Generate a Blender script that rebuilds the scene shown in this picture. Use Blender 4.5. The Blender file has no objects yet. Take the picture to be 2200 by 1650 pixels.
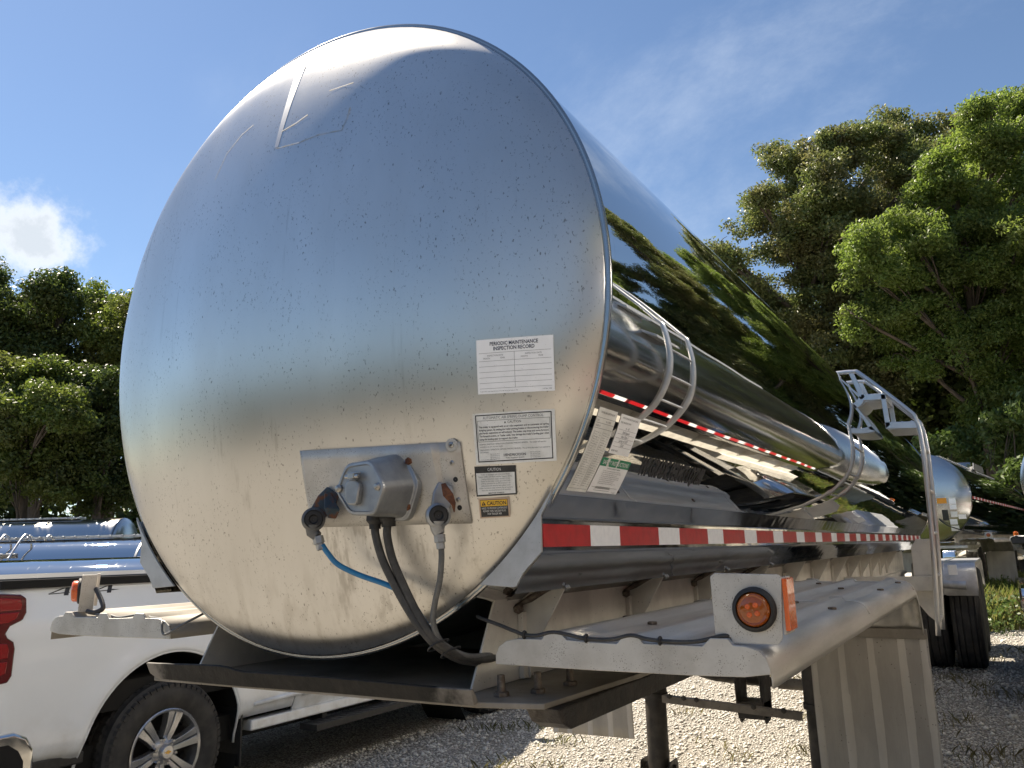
import bpy, bmesh, math, random
import numpy as np
from mathutils import Vector, Matrix

# ------------------------------------------------------------------ scene, camera, sky, sun, exposure
SC = bpy.context.scene
COL = SC.collection
RAD = math.radians

cam_d = bpy.data.cameras.new('camera')
cam_d.sensor_width = 36.0
cam_d.lens = 28.756
cam_d.clip_start = 0.05
cam_d.clip_end = 2000
cam = bpy.data.objects.new('camera', cam_d)
COL.objects.link(cam)
_r = Vector((0.8591, 0.5111, -0.0268)).normalized()
_f = Vector((-0.4962, 0.8446, 0.2011)).normalized()
_u = _r.cross(_f).normalized()
_r = _f.cross(_u).normalized()
cam.matrix_world = Matrix(((_r.x, _u.x, -_f.x, 1.5345), (_r.y, _u.y, -_f.y, -1.5674), (_r.z, _u.z, -_f.z, 1.5473), (0, 0, 0, 1)))
SC.camera = cam

SUN = Vector((-0.60, 0.14, 0.79)).normalized()
SUN_EL = math.asin(SUN.z)
SUN_AZ = math.atan2(SUN.x, SUN.y)

world = bpy.data.worlds.new('World')
SC.world = world
world.use_nodes = True
wn, wl = world.node_tree.nodes, world.node_tree.links
wn.clear()
w_out = wn.new('ShaderNodeOutputWorld')
w_bg = wn.new('ShaderNodeBackground')
w_sky = wn.new('ShaderNodeTexSky')
w_sky.sky_type = 'NISHITA'
w_sky.sun_disc = False
w_sky.sun_elevation = SUN_EL
w_sky.sun_rotation = SUN_AZ
w_sky.air_density = 1.0
w_sky.dust_density = 0.1
w_sky.ozone_density = 2.6
w_bg.inputs['Strength'].default_value = 0.057
w_tc = wn.new('ShaderNodeTexCoord')


def wmath(op, a, b=None, clamp=False):
    n = wn.new('ShaderNodeMath'); n.operation = op; n.use_clamp = clamp
    for i, x in enumerate((a, b)):
        if x is None: continue
        if isinstance(x, (int, float)): n.inputs[i].default_value = x
        else: wl.new(x, n.inputs[i])
    return n.outputs[0]


def wdot(vec):
    n = wn.new('ShaderNodeVectorMath'); n.operation = 'DOT_PRODUCT'
    wl.new(w_tc.outputs['Generated'], n.inputs[0]); n.inputs[1].default_value = vec
    return n.outputs['Value']


def wnoise(scale, detail, rough, stretch=(1, 1, 1), rot=(0, 0, 0)):
    mp = wn.new('ShaderNodeMapping'); mp.inputs['Scale'].default_value = stretch; mp.inputs['Rotation'].default_value = rot
    wl.new(w_tc.outputs['Generated'], mp.inputs['Vector'])
    n = wn.new('ShaderNodeTexNoise'); n.inputs['Scale'].default_value = scale
    n.inputs['Detail'].default_value = detail; n.inputs['Roughness'].default_value = rough
    wl.new(mp.outputs[0], n.inputs['Vector'])
    return n.outputs['Fac']


def wsmooth(val, a, b):
    n = wn.new('ShaderNodeMapRange'); n.interpolation_type = 'SMOOTHSTEP'
    n.inputs['From Min'].default_value = a; n.inputs['From Max'].default_value = b
    wl.new(val, n.inputs['Value'])
    return n.outputs[0]


def wmix(fac, c1, c2):
    n = wn.new('ShaderNodeMix'); n.data_type = 'RGBA'
    if isinstance(fac, (int, float)): n.inputs[0].default_value = fac
    else: wl.new(fac, n.inputs[0])
    for s, c in ((6, c1), (7, c2)):
        if isinstance(c, tuple): n.inputs[s].default_value = (*c, 1)
        else: wl.new(c, n.inputs[s])
    return n.outputs[2]


# thin high cloud over the whole sky, and one small cumulus
_ci = wsmooth(wnoise(2.4, 10, 0.66, (1.0, 2.6, 1.6), (0.2, 0.1, 0.7)), 0.44, 0.82)
_cb = wsmooth(wnoise(1.3, 4, 0.5), 0.36, 0.62)
_cirrus = wmath('MULTIPLY', wmath('MULTIPLY', _ci, _cb), 0.30)
_sky1 = wmix(_cirrus, w_sky.outputs[0], (7.6, 8.2, 8.9))
_cd = Vector((-0.8383, 0.4286, 0.3369)).normalized()
_ch = Vector((0.456, 0.890, 0.0)).normalized()
_ca = wmath('MULTIPLY', wdot(_ch - _cd * _ch.dot(_cd)), 1 / 0.070)
_cv = Vector((0, 0, 1)) - _cd * _cd.z; _cv.normalize()
_ce = wmath('MULTIPLY', wdot(_cv), 1 / 0.045)
_cr = wmath('SQRT', wmath('ADD', wmath('MULTIPLY', _ca, _ca), wmath('MULTIPLY', _ce, _ce)))
_cnz = wmath('MULTIPLY', wmath('SUBTRACT', wnoise(15, 9, 0.66), 0.5), 2.6)
_cden = wmath('SUBTRACT', wmath('SUBTRACT', 1.05, _cr), _cnz)
_cfront = wsmooth(wdot(_cd), 0.9, 0.97)
_calpha = wmath('MULTIPLY', wsmooth(_cden, -0.30, 0.75), _cfront)
_ccore = wsmooth(_cden, 0.30, 0.80)
_ccol = wmix(_ccore, (7.8, 8.0, 8.2), (5.4, 5.9, 6.5))
_sky2 = wmix(_calpha, _sky1, _ccol)
wl.new(_sky2, w_bg.inputs['Color'])
wl.new(w_bg.outputs[0], w_out.inputs['Surface'])

sun_d = bpy.data.lights.new('sun', 'SUN')
sun_d.energy = 5.0
sun_d.angle = RAD(0.53)
sun_d.color = (1.0, 0.89, 0.73)
sun = bpy.data.objects.new('sun', sun_d)
COL.objects.link(sun)
sun.rotation_euler = SUN.to_track_quat('Z', 'Y').to_euler()
sun.location = (-20, 5, 30)

SC.view_settings.view_transform = 'Standard'
SC.view_settings.look = 'None'
SC.view_settings.exposure = 1.3
SC.view_settings.gamma = 1.0
SC.view_settings.use_curve_mapping = False
SC.render.engine = 'CYCLES'
SC.cycles.max_bounces = 10
SC.cycles.glossy_bounces = 6
SC.cycles.diffuse_bounces = 4
SC.cycles.transparent_max_bounces = 8
SC.cycles.blur_glossy = 0.8
SC.cycles.sample_clamp_indirect = 10.0
SC.cycles.use_denoising = True

# ------------------------------------------------------------------ materials
MATS = {}


def _nodes(name):
    m = bpy.data.materials.new(name); m.use_nodes = True
    nt = m.node_tree
    return m, nt, nt.nodes['Principled BSDF']


class NB:
    """node helper for one material"""
    def __init__(s, nt):
        s.nt = nt; s.n = nt.nodes; s.l = nt.links
        s.tc = s.n.new('ShaderNodeTexCoord')

    def coords(s, scale=(1, 1, 1), out='Object', rot=(0, 0, 0)):
        mp = s.n.new('ShaderNodeMapping'); mp.inputs['Scale'].default_value = scale
        mp.inputs['Rotation'].default_value = rot
        s.l.new(s.tc.outputs[out], mp.inputs['Vector'])
        return mp.outputs[0]

    def noise(s, scale, detail=4, rough=0.55, stretch=(1, 1, 1), rot=(0, 0, 0)):
        n = s.n.new('ShaderNodeTexNoise'); n.inputs['Scale'].default_value = scale
        n.inputs['Detail'].default_value = detail; n.inputs['Roughness'].default_value = rough
        s.l.new(s.coords(stretch, rot=rot), n.inputs['Vector'])
        return n.outputs['Fac']

    def voro(s, scale, feature='F1', out='Distance', stretch=(1, 1, 1)):
        n = s.n.new('ShaderNodeTexVoronoi'); n.feature = feature; n.inputs['Scale'].default_value = scale
        s.l.new(s.coords(stretch), n.inputs['Vector'])
        return n.outputs[out]

    def ramp(s, v, a, b, lo=0.0, hi=1.0):
        n = s.n.new('ShaderNodeMapRange'); n.interpolation_type = 'SMOOTHSTEP'
        n.inputs['From Min'].default_value = a; n.inputs['From Max'].default_value = b
        n.inputs['To Min'].default_value = lo; n.inputs['To Max'].default_value = hi
        s.l.new(v, n.inputs['Value'])
        return n.outputs[0]

    def math(s, op, a, b=None):
        n = s.n.new('ShaderNodeMath'); n.operation = op
        for i, x in enumerate((a, b)):
            if x is None: continue
            if isinstance(x, (int, float)): n.inputs[i].default_value = x
            else: s.l.new(x, n.inputs[i])
        return n.outputs[0]

    def mix(s, fac, c1, c2):
        n = s.n.new('ShaderNodeMix'); n.data_type = 'RGBA'
        if isinstance(fac, (int, float)): n.inputs[0].default_value = fac
        else: s.l.new(fac, n.inputs[0])
        for k, c in ((6, c1), (7, c2)):
            if isinstance(c, tuple): n.inputs[k].default_value = (*c, 1)
            else: s.l.new(c, n.inputs[k])
        return n.outputs[2]

    def bump(s, h, strength, dist, prev=None):
        n = s.n.new('ShaderNodeBump'); n.inputs['Strength'].default_value = strength
        n.inputs['Distance'].default_value = dist
        s.l.new(h, n.inputs['Height'])
        if prev is not None: s.l.new(prev, n.inputs['Normal'])
        return n.outputs[0]


def simple(name, col, rough=0.5, metal=0.0, col2=None, nscale=8, amount=(0.35, 0.7), stretch=(1, 1, 1),
           speck=None, bump=None, rough2=None, coat=0.0):
    """base colour with a noise tone, optional dark specks, bump and roughness variation"""
    m, nt, p = _nodes(name); b = NB(nt)
    c = col
    nz = None
    if col2 is not None:
        nz = b.ramp(b.noise(nscale, 6, 0.6, stretch), *amount)
        c = b.mix(nz, col, col2)
    if speck is not None:
        sc, thr, scol = speck
        v = b.voro(sc); mask = b.math('MULTIPLY', b.ramp(v, thr, thr * 0.5), b.ramp(b.noise(sc * 0.13, 3), 0.42, 0.62))
        c = b.mix(mask, c, scol)
    if isinstance(c, tuple): p.inputs['Base Color'].default_value = (*c, 1)
    else: nt.links.new(c, p.inputs['Base Color'])
    p.inputs['Metallic'].default_value = metal
    p.inputs['Roughness'].default_value = rough
    if rough2 is not None:
        rr = b.ramp(b.noise(nscale * 1.7, 5, 0.6, stretch), 0.35, 0.7, rough, rough2)
        nt.links.new(rr, p.inputs['Roughness'])
    if bump is not None:
        nt.links.new(b.bump(b.noise(bump[0], 5, 0.6), bump[1], bump[2]), p.inputs['Normal'])
    if coat: p.inputs['Coat Weight'].default_value = coat; p.inputs['Coat Roughness'].default_value = 0.04
    MATS[name] = m
    return m


# brushed, weathered end cap: grain runs vertically, highlights spread sideways
m, nt, p = _nodes('brushed_head'); b = NB(nt)
tone = b.mix(b.ramp(b.noise(2.2, 5, 0.6, (1, 1, 0.35)), 0.35, 0.7), (0.60, 0.585, 0.555), (0.69, 0.675, 0.645))
drip = b.math('MULTIPLY', b.ramp(b.noise(16, 5, 0.65, (1, 1, 0.05)), 0.60, 0.74), b.ramp(b.noise(2.6, 4, 0.6), 0.38, 0.62))
tone = b.mix(b.math('MULTIPLY', drip, 0.60), tone, (0.26, 0.24, 0.21))
sx = nt.nodes.new('ShaderNodeSeparateXYZ'); nt.links.new(b.tc.outputs['Object'], sx.inputs[0])
below = b.math('MULTIPLY', b.math('MULTIPLY', b.ramp(sx.outputs[0], 0.10, 0.16), b.ramp(sx.outputs[0], 0.54, 0.48)), b.math('MULTIPLY', b.ramp(sx.outputs[2], 1.645, 1.60), b.ramp(sx.outputs[2], 1.30, 1.50)))
runs = b.math('MULTIPLY', below, b.ramp(b.noise(38, 4, 0.6, (1, 1, 0.03)), 0.50, 0.68))
tone = b.mix(b.math('MULTIPLY', runs, 0.45), tone, (0.20, 0.175, 0.145))
low = b.math('MULTIPLY', b.ramp(sx.outputs[2], 1.62, 1.34), b.ramp(b.noise(24, 5, 0.6, (1, 1, 0.06)), 0.46, 0.70))
tone = b.mix(b.math('MULTIPLY', low, 0.35), tone, (0.27, 0.235, 0.19))
s1 = b.math('MULTIPLY', b.ramp(b.noise(170, 3, 0.7, (1, 1, 0.55)), 0.61, 0.67), b.ramp(b.noise(7, 4, 0.65), 0.38, 0.58))
s2 = b.math('MULTIPLY', b.ramp(b.voro(55, stretch=(1, 1, 0.5)), 0.13, 0.07), b.ramp(b.noise(6, 3, 0.6), 0.50, 0.62))
spk = b.math('MAXIMUM', s1, s2)
tone = b.mix(b.math('MULTIPLY', spk, 0.75), tone, (0.14, 0.13, 0.115))
film = b.ramp(b.noise(1.6, 4, 0.55), 0.38, 0.66)
nt.links.new(tone, p.inputs['Base Color'])
p.inputs['Metallic'].default_value = 0.93
rg = b.math('ADD', b.ramp(b.noise(3.0, 5, 0.6, (1, 1, 0.3)), 0.3, 0.72, 0.30, 0.37), b.math('MULTIPLY', spk, 0.08))
nt.links.new(rg, p.inputs['Roughness'])
p.inputs['Anisotropic'].default_value = 0.72
tg = nt.nodes.new('ShaderNodeTangent'); tg.direction_type = 'UV_MAP'; tg.uv_map = 'UVMap'
nt.links.new(tg.outputs[0], p.inputs['Tangent'])
bm1 = b.bump(b.noise(90, 2, 0.5), 0.012, 0.0015)
bm2 = b.bump(b.noise(4.5, 2, 0.5), 0.05, 0.010, bm1)
nt.links.new(bm2, p.inputs['Normal'])
MATS['brushed_head'] = m

simple('brushed_plain', (0.56, 0.555, 0.54), 0.22, 1.0, (0.52, 0.515, 0.50), 2, (0.35, 0.7), (1, 0.2, 1), rough2=0.25)

simple('satin_steel', (0.52, 0.515, 0.50), 0.15, 1.0, (0.49, 0.485, 0.47), 2, (0.35, 0.7), (1, 0.2, 1), rough2=0.18)
# mirror polished barrel with faint waves, fine scratches and water streaks
m, nt, p = _nodes('polished_steel'); b = NB(nt)
st = b.ramp(b.noise(60, 4, 0.7, (0.05, 1, 0.05)), 0.62, 0.76)
c = b.mix(b.math('MULTIPLY', st, 0.25), (0.66, 0.66, 0.645), (0.42, 0.41, 0.39))
nt.links.new(c, p.inputs['Base Color'])
p.inputs['Metallic'].default_value = 1.0
rr = b.math('ADD', b.ramp(b.noise(3, 5, 0.6, (1, 0.4, 1)), 0.42, 0.75, 0.012, 0.035), b.math('MULTIPLY', st, 0.10))
nt.links.new(rr, p.inputs['Roughness'])
bm1 = b.bump(b.noise(2.2, 2, 0.5, (1, 0.5, 1)), 0.18, 0.009)
bm2 = b.bump(b.noise(9, 2, 0.5, (1, 0.35, 1)), 0.04, 0.0018, bm1)
nt.links.new(bm2, p.inputs['Normal'])
MATS['polished_steel'] = m

# flat polished sheet with buckles
m, nt, p = _nodes('fairing_steel'); b = NB(nt)
c = b.mix(b.ramp(b.noise(5, 5, 0.6, (1, 0.3, 1)), 0.4, 0.75), (0.47, 0.465, 0.45), (0.36, 0.35, 0.335))
nt.links.new(c, p.inputs['Base Color'])
p.inputs['Metallic'].default_value = 1.0
nt.links.new(b.ramp(b.noise(6, 5, 0.6, (1, 0.3, 1)), 0.35, 0.72, 0.05, 0.13), p.inputs['Roughness'])
bm1 = b.bump(b.noise(3.2, 3, 0.55, (1, 0.7, 1)), 0.35, 0.012)
nt.links.new(bm1, p.inputs['Normal'])
MATS['fairing_steel'] = m

simple('rim_steel', (0.42, 0.42, 0.41), 0.18, 1.0, (0.36, 0.355, 0.345), 4, rough2=0.24)
simple('ladder_metal', (0.62, 0.625, 0.635), 0.34, 0.9, (0.54, 0.54, 0.545), 6, rough2=0.44)
simple('scrape', (0.36, 0.375, 0.40), 0.36, 0.9, (0.50, 0.50, 0.50), 40, (0.45, 0.7), (1, 1, 0.1))
simple('end_plate', (0.52, 0.525, 0.53), 0.5, 0.85, (0.42, 0.42, 0.42), 14, speck=(130, 0.14, (0.2, 0.2, 0.2)))
simple('dull_aluminium', (0.56, 0.545, 0.51), 0.48, 0.5, (0.42, 0.40, 0.365), 9, (0.35, 0.72), (1, 0.4, 1), speck=(260, 0.34, (0.20, 0.18, 0.155)), rough2=0.6, bump=(160, 0.05, 0.002))
simple('fender_top', (0.54, 0.525, 0.49), 0.42, 0.62, (0.38, 0.365, 0.33), 12, (0.35, 0.70), (1, 0.10, 1), speck=(110, 0.16, (0.18, 0.165, 0.14)), rough2=0.6)
simple('frame_aluminium', (0.70, 0.665, 0.59), 0.5, 0.12, (0.54, 0.51, 0.45), 7, (0.32, 0.70), speck=(75, 0.13, (0.10, 0.09, 0.08)), rough2=0.68)
simple('film_shade_aluminium', (0.30, 0.275, 0.24), 0.62, 0.35, (0.20, 0.18, 0.15), 8, (0.3, 0.7), (1, 1, 0.4), speck=(60, 0.15, (0.07, 0.06, 0.05)))  # dirty metal; on the coupler plate its dark tone also stands in for shade
simple('cast_grey', (0.36, 0.37, 0.38), 0.42, 0.75, (0.27, 0.28, 0.29), 22, bump=(120, 0.10, 0.002))
simple('cast_dark', (0.10, 0.105, 0.11), 0.5, 0.4, (0.16, 0.155, 0.15), 30, bump=(150, 0.15, 0.002))
simple('rusty_blue_paint', (0.035, 0.06, 0.085), 0.55, 0.2, (0.14, 0.055, 0.025), 26, (0.48, 0.58), bump=(120, 0.3, 0.003))
simple('rust', (0.20, 0.075, 0.03), 0.85, 0.1, (0.09, 0.035, 0.018), 60, (0.35, 0.65), bump=(180, 0.6, 0.004))
simple('bolt_steel', (0.42, 0.41, 0.39), 0.35, 0.9)
simple('bolt_rusty', (0.11, 0.085, 0.065), 0.6, 0.5, (0.24, 0.20, 0.16), 80)
simple('black_rubber', (0.017, 0.017, 0.018), 0.6)
simple('hose_black', (0.028, 0.028, 0.029), 0.55, 0, (0.055, 0.053, 0.05), 50)
simple('hose_grey', (0.085, 0.088, 0.09), 0.5, 0, (0.13, 0.13, 0.128), 40)
simple('hose_blue', (0.012, 0.16, 0.36), 0.38, 0, (0.02, 0.20, 0.42), 40)
simple('grease_black', (0.022, 0.019, 0.017), 0.5, 0.0, (0.06, 0.048, 0.038), 12, (0.42, 0.7), bump=(30, 0.7, 0.012))
m, nt, p = _nodes('worn_lip'); b = NB(nt)
sx = nt.nodes.new('ShaderNodeSeparateXYZ'); nt.links.new(b.tc.outputs['Object'], sx.inputs[0])
endw = b.ramp(b.math('ADD', b.math('ABSOLUTE', sx.outputs[0]), b.math('MULTIPLY', b.math('SUBTRACT', b.noise(14, 5, 0.65), 0.5), 0.22)), 0.43, 0.52)
c = b.mix(b.ramp(b.noise(22, 5, 0.6), 0.4, 0.7), (0.004, 0.0036, 0.0032), (0.013, 0.011, 0.009))
c = b.mix(b.math('MULTIPLY', endw, 0.85), c, (0.22, 0.20, 0.175))
nt.links.new(c, p.inputs['Base Color']); p.inputs['Roughness'].default_value = 0.6; p.inputs['Specular IOR Level'].default_value = 0.3
nt.links.new(b.bump(b.noise(40, 5, 0.6), 0.5, 0.006), p.inputs['Normal'])
MATS['worn_lip'] = m
simple('landing_black', (0.028, 0.025, 0.023), 0.48, 0.1, (0.065, 0.055, 0.045), 10, (0.4, 0.72), rough2=0.7)
simple('dusty_steel', (0.24, 0.215, 0.18), 0.65, 0.2, (0.15, 0.13, 0.11), 12, speck=(40, 0.16, (0.03, 0.025, 0.02)))
simple('tape_white', (0.86, 0.88, 0.89), 0.34, 0, (0.78, 0.80, 0.82), 60, speck=(90, 0.06, (0.3, 0.3, 0.3)))
simple('paper_white', (0.92, 0.925, 0.93), 0.5, 0, (0.87, 0.875, 0.88), 30, speck=(160, 0.12, (0.33, 0.32, 0.31)))
simple('paper_aged', (0.80, 0.80, 0.77), 0.5, 0, (0.66, 0.66, 0.62), 26, speck=(160, 0.13, (0.25, 0.24, 0.22)))
simple('ink_black', (0.018, 0.018, 0.02), 0.5)
simple('ink_grey', (0.16, 0.16, 0.17), 0.55)
simple('ink_navy', (0.02, 0.025, 0.06), 0.5)
simple('ink_white', (0.7, 0.7, 0.68), 0.5)
simple('decal_yellow', (0.78, 0.46, 0.03), 0.45)
simple('decal_black', (0.022, 0.022, 0.022), 0.5, 0, (0.045, 0.044, 0.042), 60)
simple('decal_clear', (0.50, 0.37, 0.27), 0.5)
simple('decal_green', (0.012, 0.22, 0.10), 0.45, 0, (0.03, 0.30, 0.15), 60)
simple('decal_orange', (0.75, 0.30, 0.02), 0.45)
simple('paint_marker', (0.50, 0.44, 0.34), 0.42, 0.8, (0.54, 0.53, 0.51), 50, (0.42, 0.60))
simple('white_paint', (0.75, 0.79, 0.84), 0.28, 0, (0.71, 0.75, 0.795), 1.5, coat=0.8)
simple('white_gelcoat', (0.72, 0.73, 0.73), 0.35)
simple('black_plastic', (0.018, 0.018, 0.019), 0.5, 0, (0.03, 0.03, 0.03), 30, bump=(300, 0.12, 0.001))
simple('well_black', (0.008, 0.008, 0.008), 0.9)
simple('chrome', (0.72, 0.72, 0.72), 0.07, 1.0, (0.6, 0.6, 0.59), 9, rough2=0.16)
simple('alloy_wheel', (0.56, 0.56, 0.57), 0.27, 0.8, (0.48, 0.48, 0.48), 6)
simple('gold', (0.62, 0.38, 0.10), 0.3, 0.8)
simple('decal_navy', (0.018, 0.022, 0.035), 0.45)
simple('decal_red', (0.42, 0.015, 0.02), 0.4)
simple('dark_glass', (0.02, 0.024, 0.026), 0.05, 0, coat=1.0)
simple('tonneau_black', (0.03, 0.03, 0.031), 0.35, 0, (0.05, 0.05, 0.05), 8)
simple('fender_dusty', (0.30, 0.272, 0.228), 0.65, 0.15, (0.22, 0.198, 0.165), 6, (0.35, 0.7), (1, 0.3, 1), speck=(60, 0.12, (0.2, 0.18, 0.15)))
simple('flap_rib', (0.62, 0.59, 0.54), 0.7, 0.1, (0.50, 0.475, 0.435), 7, (0.32, 0.7), (1, 1, 0.3), speck=(45, 0.14, (0.08, 0.07, 0.06)))
simple('mudflap', (0.46, 0.435, 0.395), 0.7, 0.1, (0.35, 0.33, 0.30), 7, (0.32, 0.7), (1, 1, 0.3), speck=(45, 0.14, (0.06, 0.05, 0.045)))
simple('bark', (0.075, 0.058, 0.044), 0.9, 0, (0.13, 0.105, 0.085), 8, (0.35, 0.65), (1, 1, 0.25), bump=(14, 0.7, 0.03))
simple('red_glad', (0.40, 0.02, 0.02), 0.5)

m = MATS['white_paint']; nt = m.node_tree; p = nt.nodes['Principled BSDF']; b = NB(nt)
src_ = p.inputs['Base Color'].links[0].from_socket
sx = nt.nodes.new('ShaderNodeSeparateXYZ'); nt.links.new(b.tc.outputs['Object'], sx.inputs[0])
dirt = b.math('MULTIPLY', b.ramp(sx.outputs[2], 0.85, 0.42), b.ramp(b.noise(5, 6, 0.65), 0.36, 0.70))
nt.links.new(b.mix(b.math('MULTIPLY', dirt, 0.5), src_, (0.36, 0.33, 0.28)), p.inputs['Base Color'])

# red retroreflective tape
m, nt, p = _nodes('tape_red'); b = NB(nt)
c = b.mix(b.ramp(b.noise(30, 4, 0.6), 0.35, 0.7), (0.46, 0.010, 0.016), (0.36, 0.008, 0.012))
nt.links.new(c, p.inputs['Base Color']); p.inputs['Roughness'].default_value = 0.28
nt.links.new(b.bump(b.voro(420), 0.12, 0.001), p.inputs['Normal'])
MATS['tape_red'] = m

# tyre rubber with fine wear
m, nt, p = _nodes('tyre'); b = NB(nt)
c = b.mix(b.ramp(b.noise(9, 5, 0.6), 0.35, 0.7), (0.022, 0.022, 0.023), (0.05, 0.047, 0.043))
nt.links.new(c, p.inputs['Base Color']); p.inputs['Roughness'].default_value = 0.72
nt.links.new(b.bump(b.noise(80, 3, 0.6), 0.25, 0.002), p.inputs['Normal'])
MATS['tyre'] = m


def lens_mat(name, col, rough=0.12, trans=0.35):
    m, nt, p = _nodes(name); b = NB(nt)
    p.inputs['Base Color'].default_value = (*col, 1)
    p.inputs['Roughness'].default_value = rough
    p.inputs['Transmission Weight'].default_value = trans
    p.inputs['Coat Weight'].default_value = 0.5
    nt.links.new(b.bump(b.voro(160), 0.2, 0.002), p.inputs['Normal'])
    MATS[name] = m


lens_mat('lens_amber', (0.42, 0.095, 0.004))
lens_mat('lens_amber_strip', (0.80, 0.13, 0.01), 0.2, 0.2)
lens_mat('lens_red', (0.34, 0.006, 0.010), 0.10, 0.3)
lens_mat('lens_red_deep', (0.10, 0.003, 0.006), 0.08, 0.1)


def leaf_mat(name, c1, c2, c3, trans=0.28, rough=0.42):
    m, nt, p = _nodes(name); b = NB(nt)
    oi = nt.nodes.new('ShaderNodeObjectInfo')
    geo = nt.nodes.new('ShaderNodeNewGeometry')
    col = b.mix(geo.outputs['Random Per Island'], c1, c2)
    col = b.mix(b.ramp(b.noise(0.55, 3, 0.6), 0.40, 0.68), col, c3)
    nt.links.new(col, p.inputs['Base Color'])
    p.inputs['Roughness'].default_value = rough
    p.inputs['Specular IOR Level'].default_value = 0.35
    tr = nt.nodes.new('ShaderNodeBsdfTranslucent')
    hs = nt.nodes.new('ShaderNodeHueSaturation'); hs.inputs['Saturation'].default_value = 1.15; hs.inputs['Value'].default_value = 1.5
    nt.links.new(col, hs.inputs['Color']); nt.links.new(hs.outputs[0], tr.inputs['Color'])
    mx = nt.nodes.new('ShaderNodeMixShader'); mx.inputs[0].default_value = trans
    nt.links.new(p.outputs[0], mx.inputs[1]); nt.links.new(tr.outputs[0], mx.inputs[2])
    nt.links.new(mx.outputs[0], nt.nodes['Material Output'].inputs['Surface'])
    MATS[name] = m


leaf_mat('leaf_oak', (0.108, 0.148, 0.048), (0.185, 0.205, 0.080), (0.165, 0.158, 0.070), 0.36)
leaf_mat('leaf_green', (0.125, 0.185, 0.045), (0.225, 0.285, 0.080), (0.165, 0.205, 0.065), 0.48)
leaf_mat('leaf_dark', (0.050, 0.078, 0.022), (0.095, 0.125, 0.036), (0.075, 0.095, 0.030), 0.32)
leaf_mat('leaf_mid', (0.085, 0.125, 0.030), (0.150, 0.185, 0.050), (0.130, 0.145, 0.046), 0.38)
leaf_mat('leaf_shrub', (0.075, 0.120, 0.028), (0.120, 0.165, 0.055), (0.09, 0.13, 0.04), 0.30)
leaf_mat('grass_blade', (0.11, 0.15, 0.035), (0.20, 0.23, 0.070), (0.21, 0.19, 0.090), 0.35, 0.6)
leaf_mat('dry_grass', (0.17, 0.15, 0.065), (0.24, 0.20, 0.10), (0.13, 0.14, 0.05), 0.2, 0.7)

# crushed limestone yard
m, nt, p = _nodes('gravel'); b = NB(nt)
vc = b.voro(55, 'F1', 'Color'); vd = b.voro(55)
sep = nt.nodes.new('ShaderNodeSeparateColor'); nt.links.new(vc, sep.inputs[0])
g1 = b.mix(sep.outputs[0], (0.40, 0.375, 0.33), (0.74, 0.70, 0.63))
g1 = b.mix(b.ramp(vd, 0.30, 0.62), g1, (0.17, 0.155, 0.13))
g1 = b.mix(b.math('MULTIPLY', b.ramp(b.noise(0.55, 5, 0.6), 0.52, 0.72), 0.55), g1, (0.25, 0.215, 0.15))
g1 = b.mix(b.math('MULTIPLY', b.ramp(b.noise(1.5, 4, 0.6, (1, 0.12, 1)), 0.52, 0.66), 0.45), g1, (0.24, 0.21, 0.165))
nt.links.new(g1, p.inputs['Base Color']); p.inputs['Roughness'].default_value = 0.9
bm1 = b.bump(b.ramp(vd, 0.0, 0.75, 1, 0), 0.9, 0.018)
bm2 = b.bump(b.noise(7, 4, 0.6), 0.35, 0.03, bm1)
nt.links.new(bm2, p.inputs['Normal'])
MATS['gravel'] = m
m, nt, p = _nodes('stone'); b = NB(nt)
geo = nt.nodes.new('ShaderNodeNewGeometry')
nt.links.new(b.mix(geo.outputs['Random Per Island'], (0.40, 0.375, 0.33), (0.74, 0.71, 0.64)), p.inputs['Base Color'])
p.inputs['Roughness'].default_value = 0.88
MATS['stone'] = m


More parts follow.
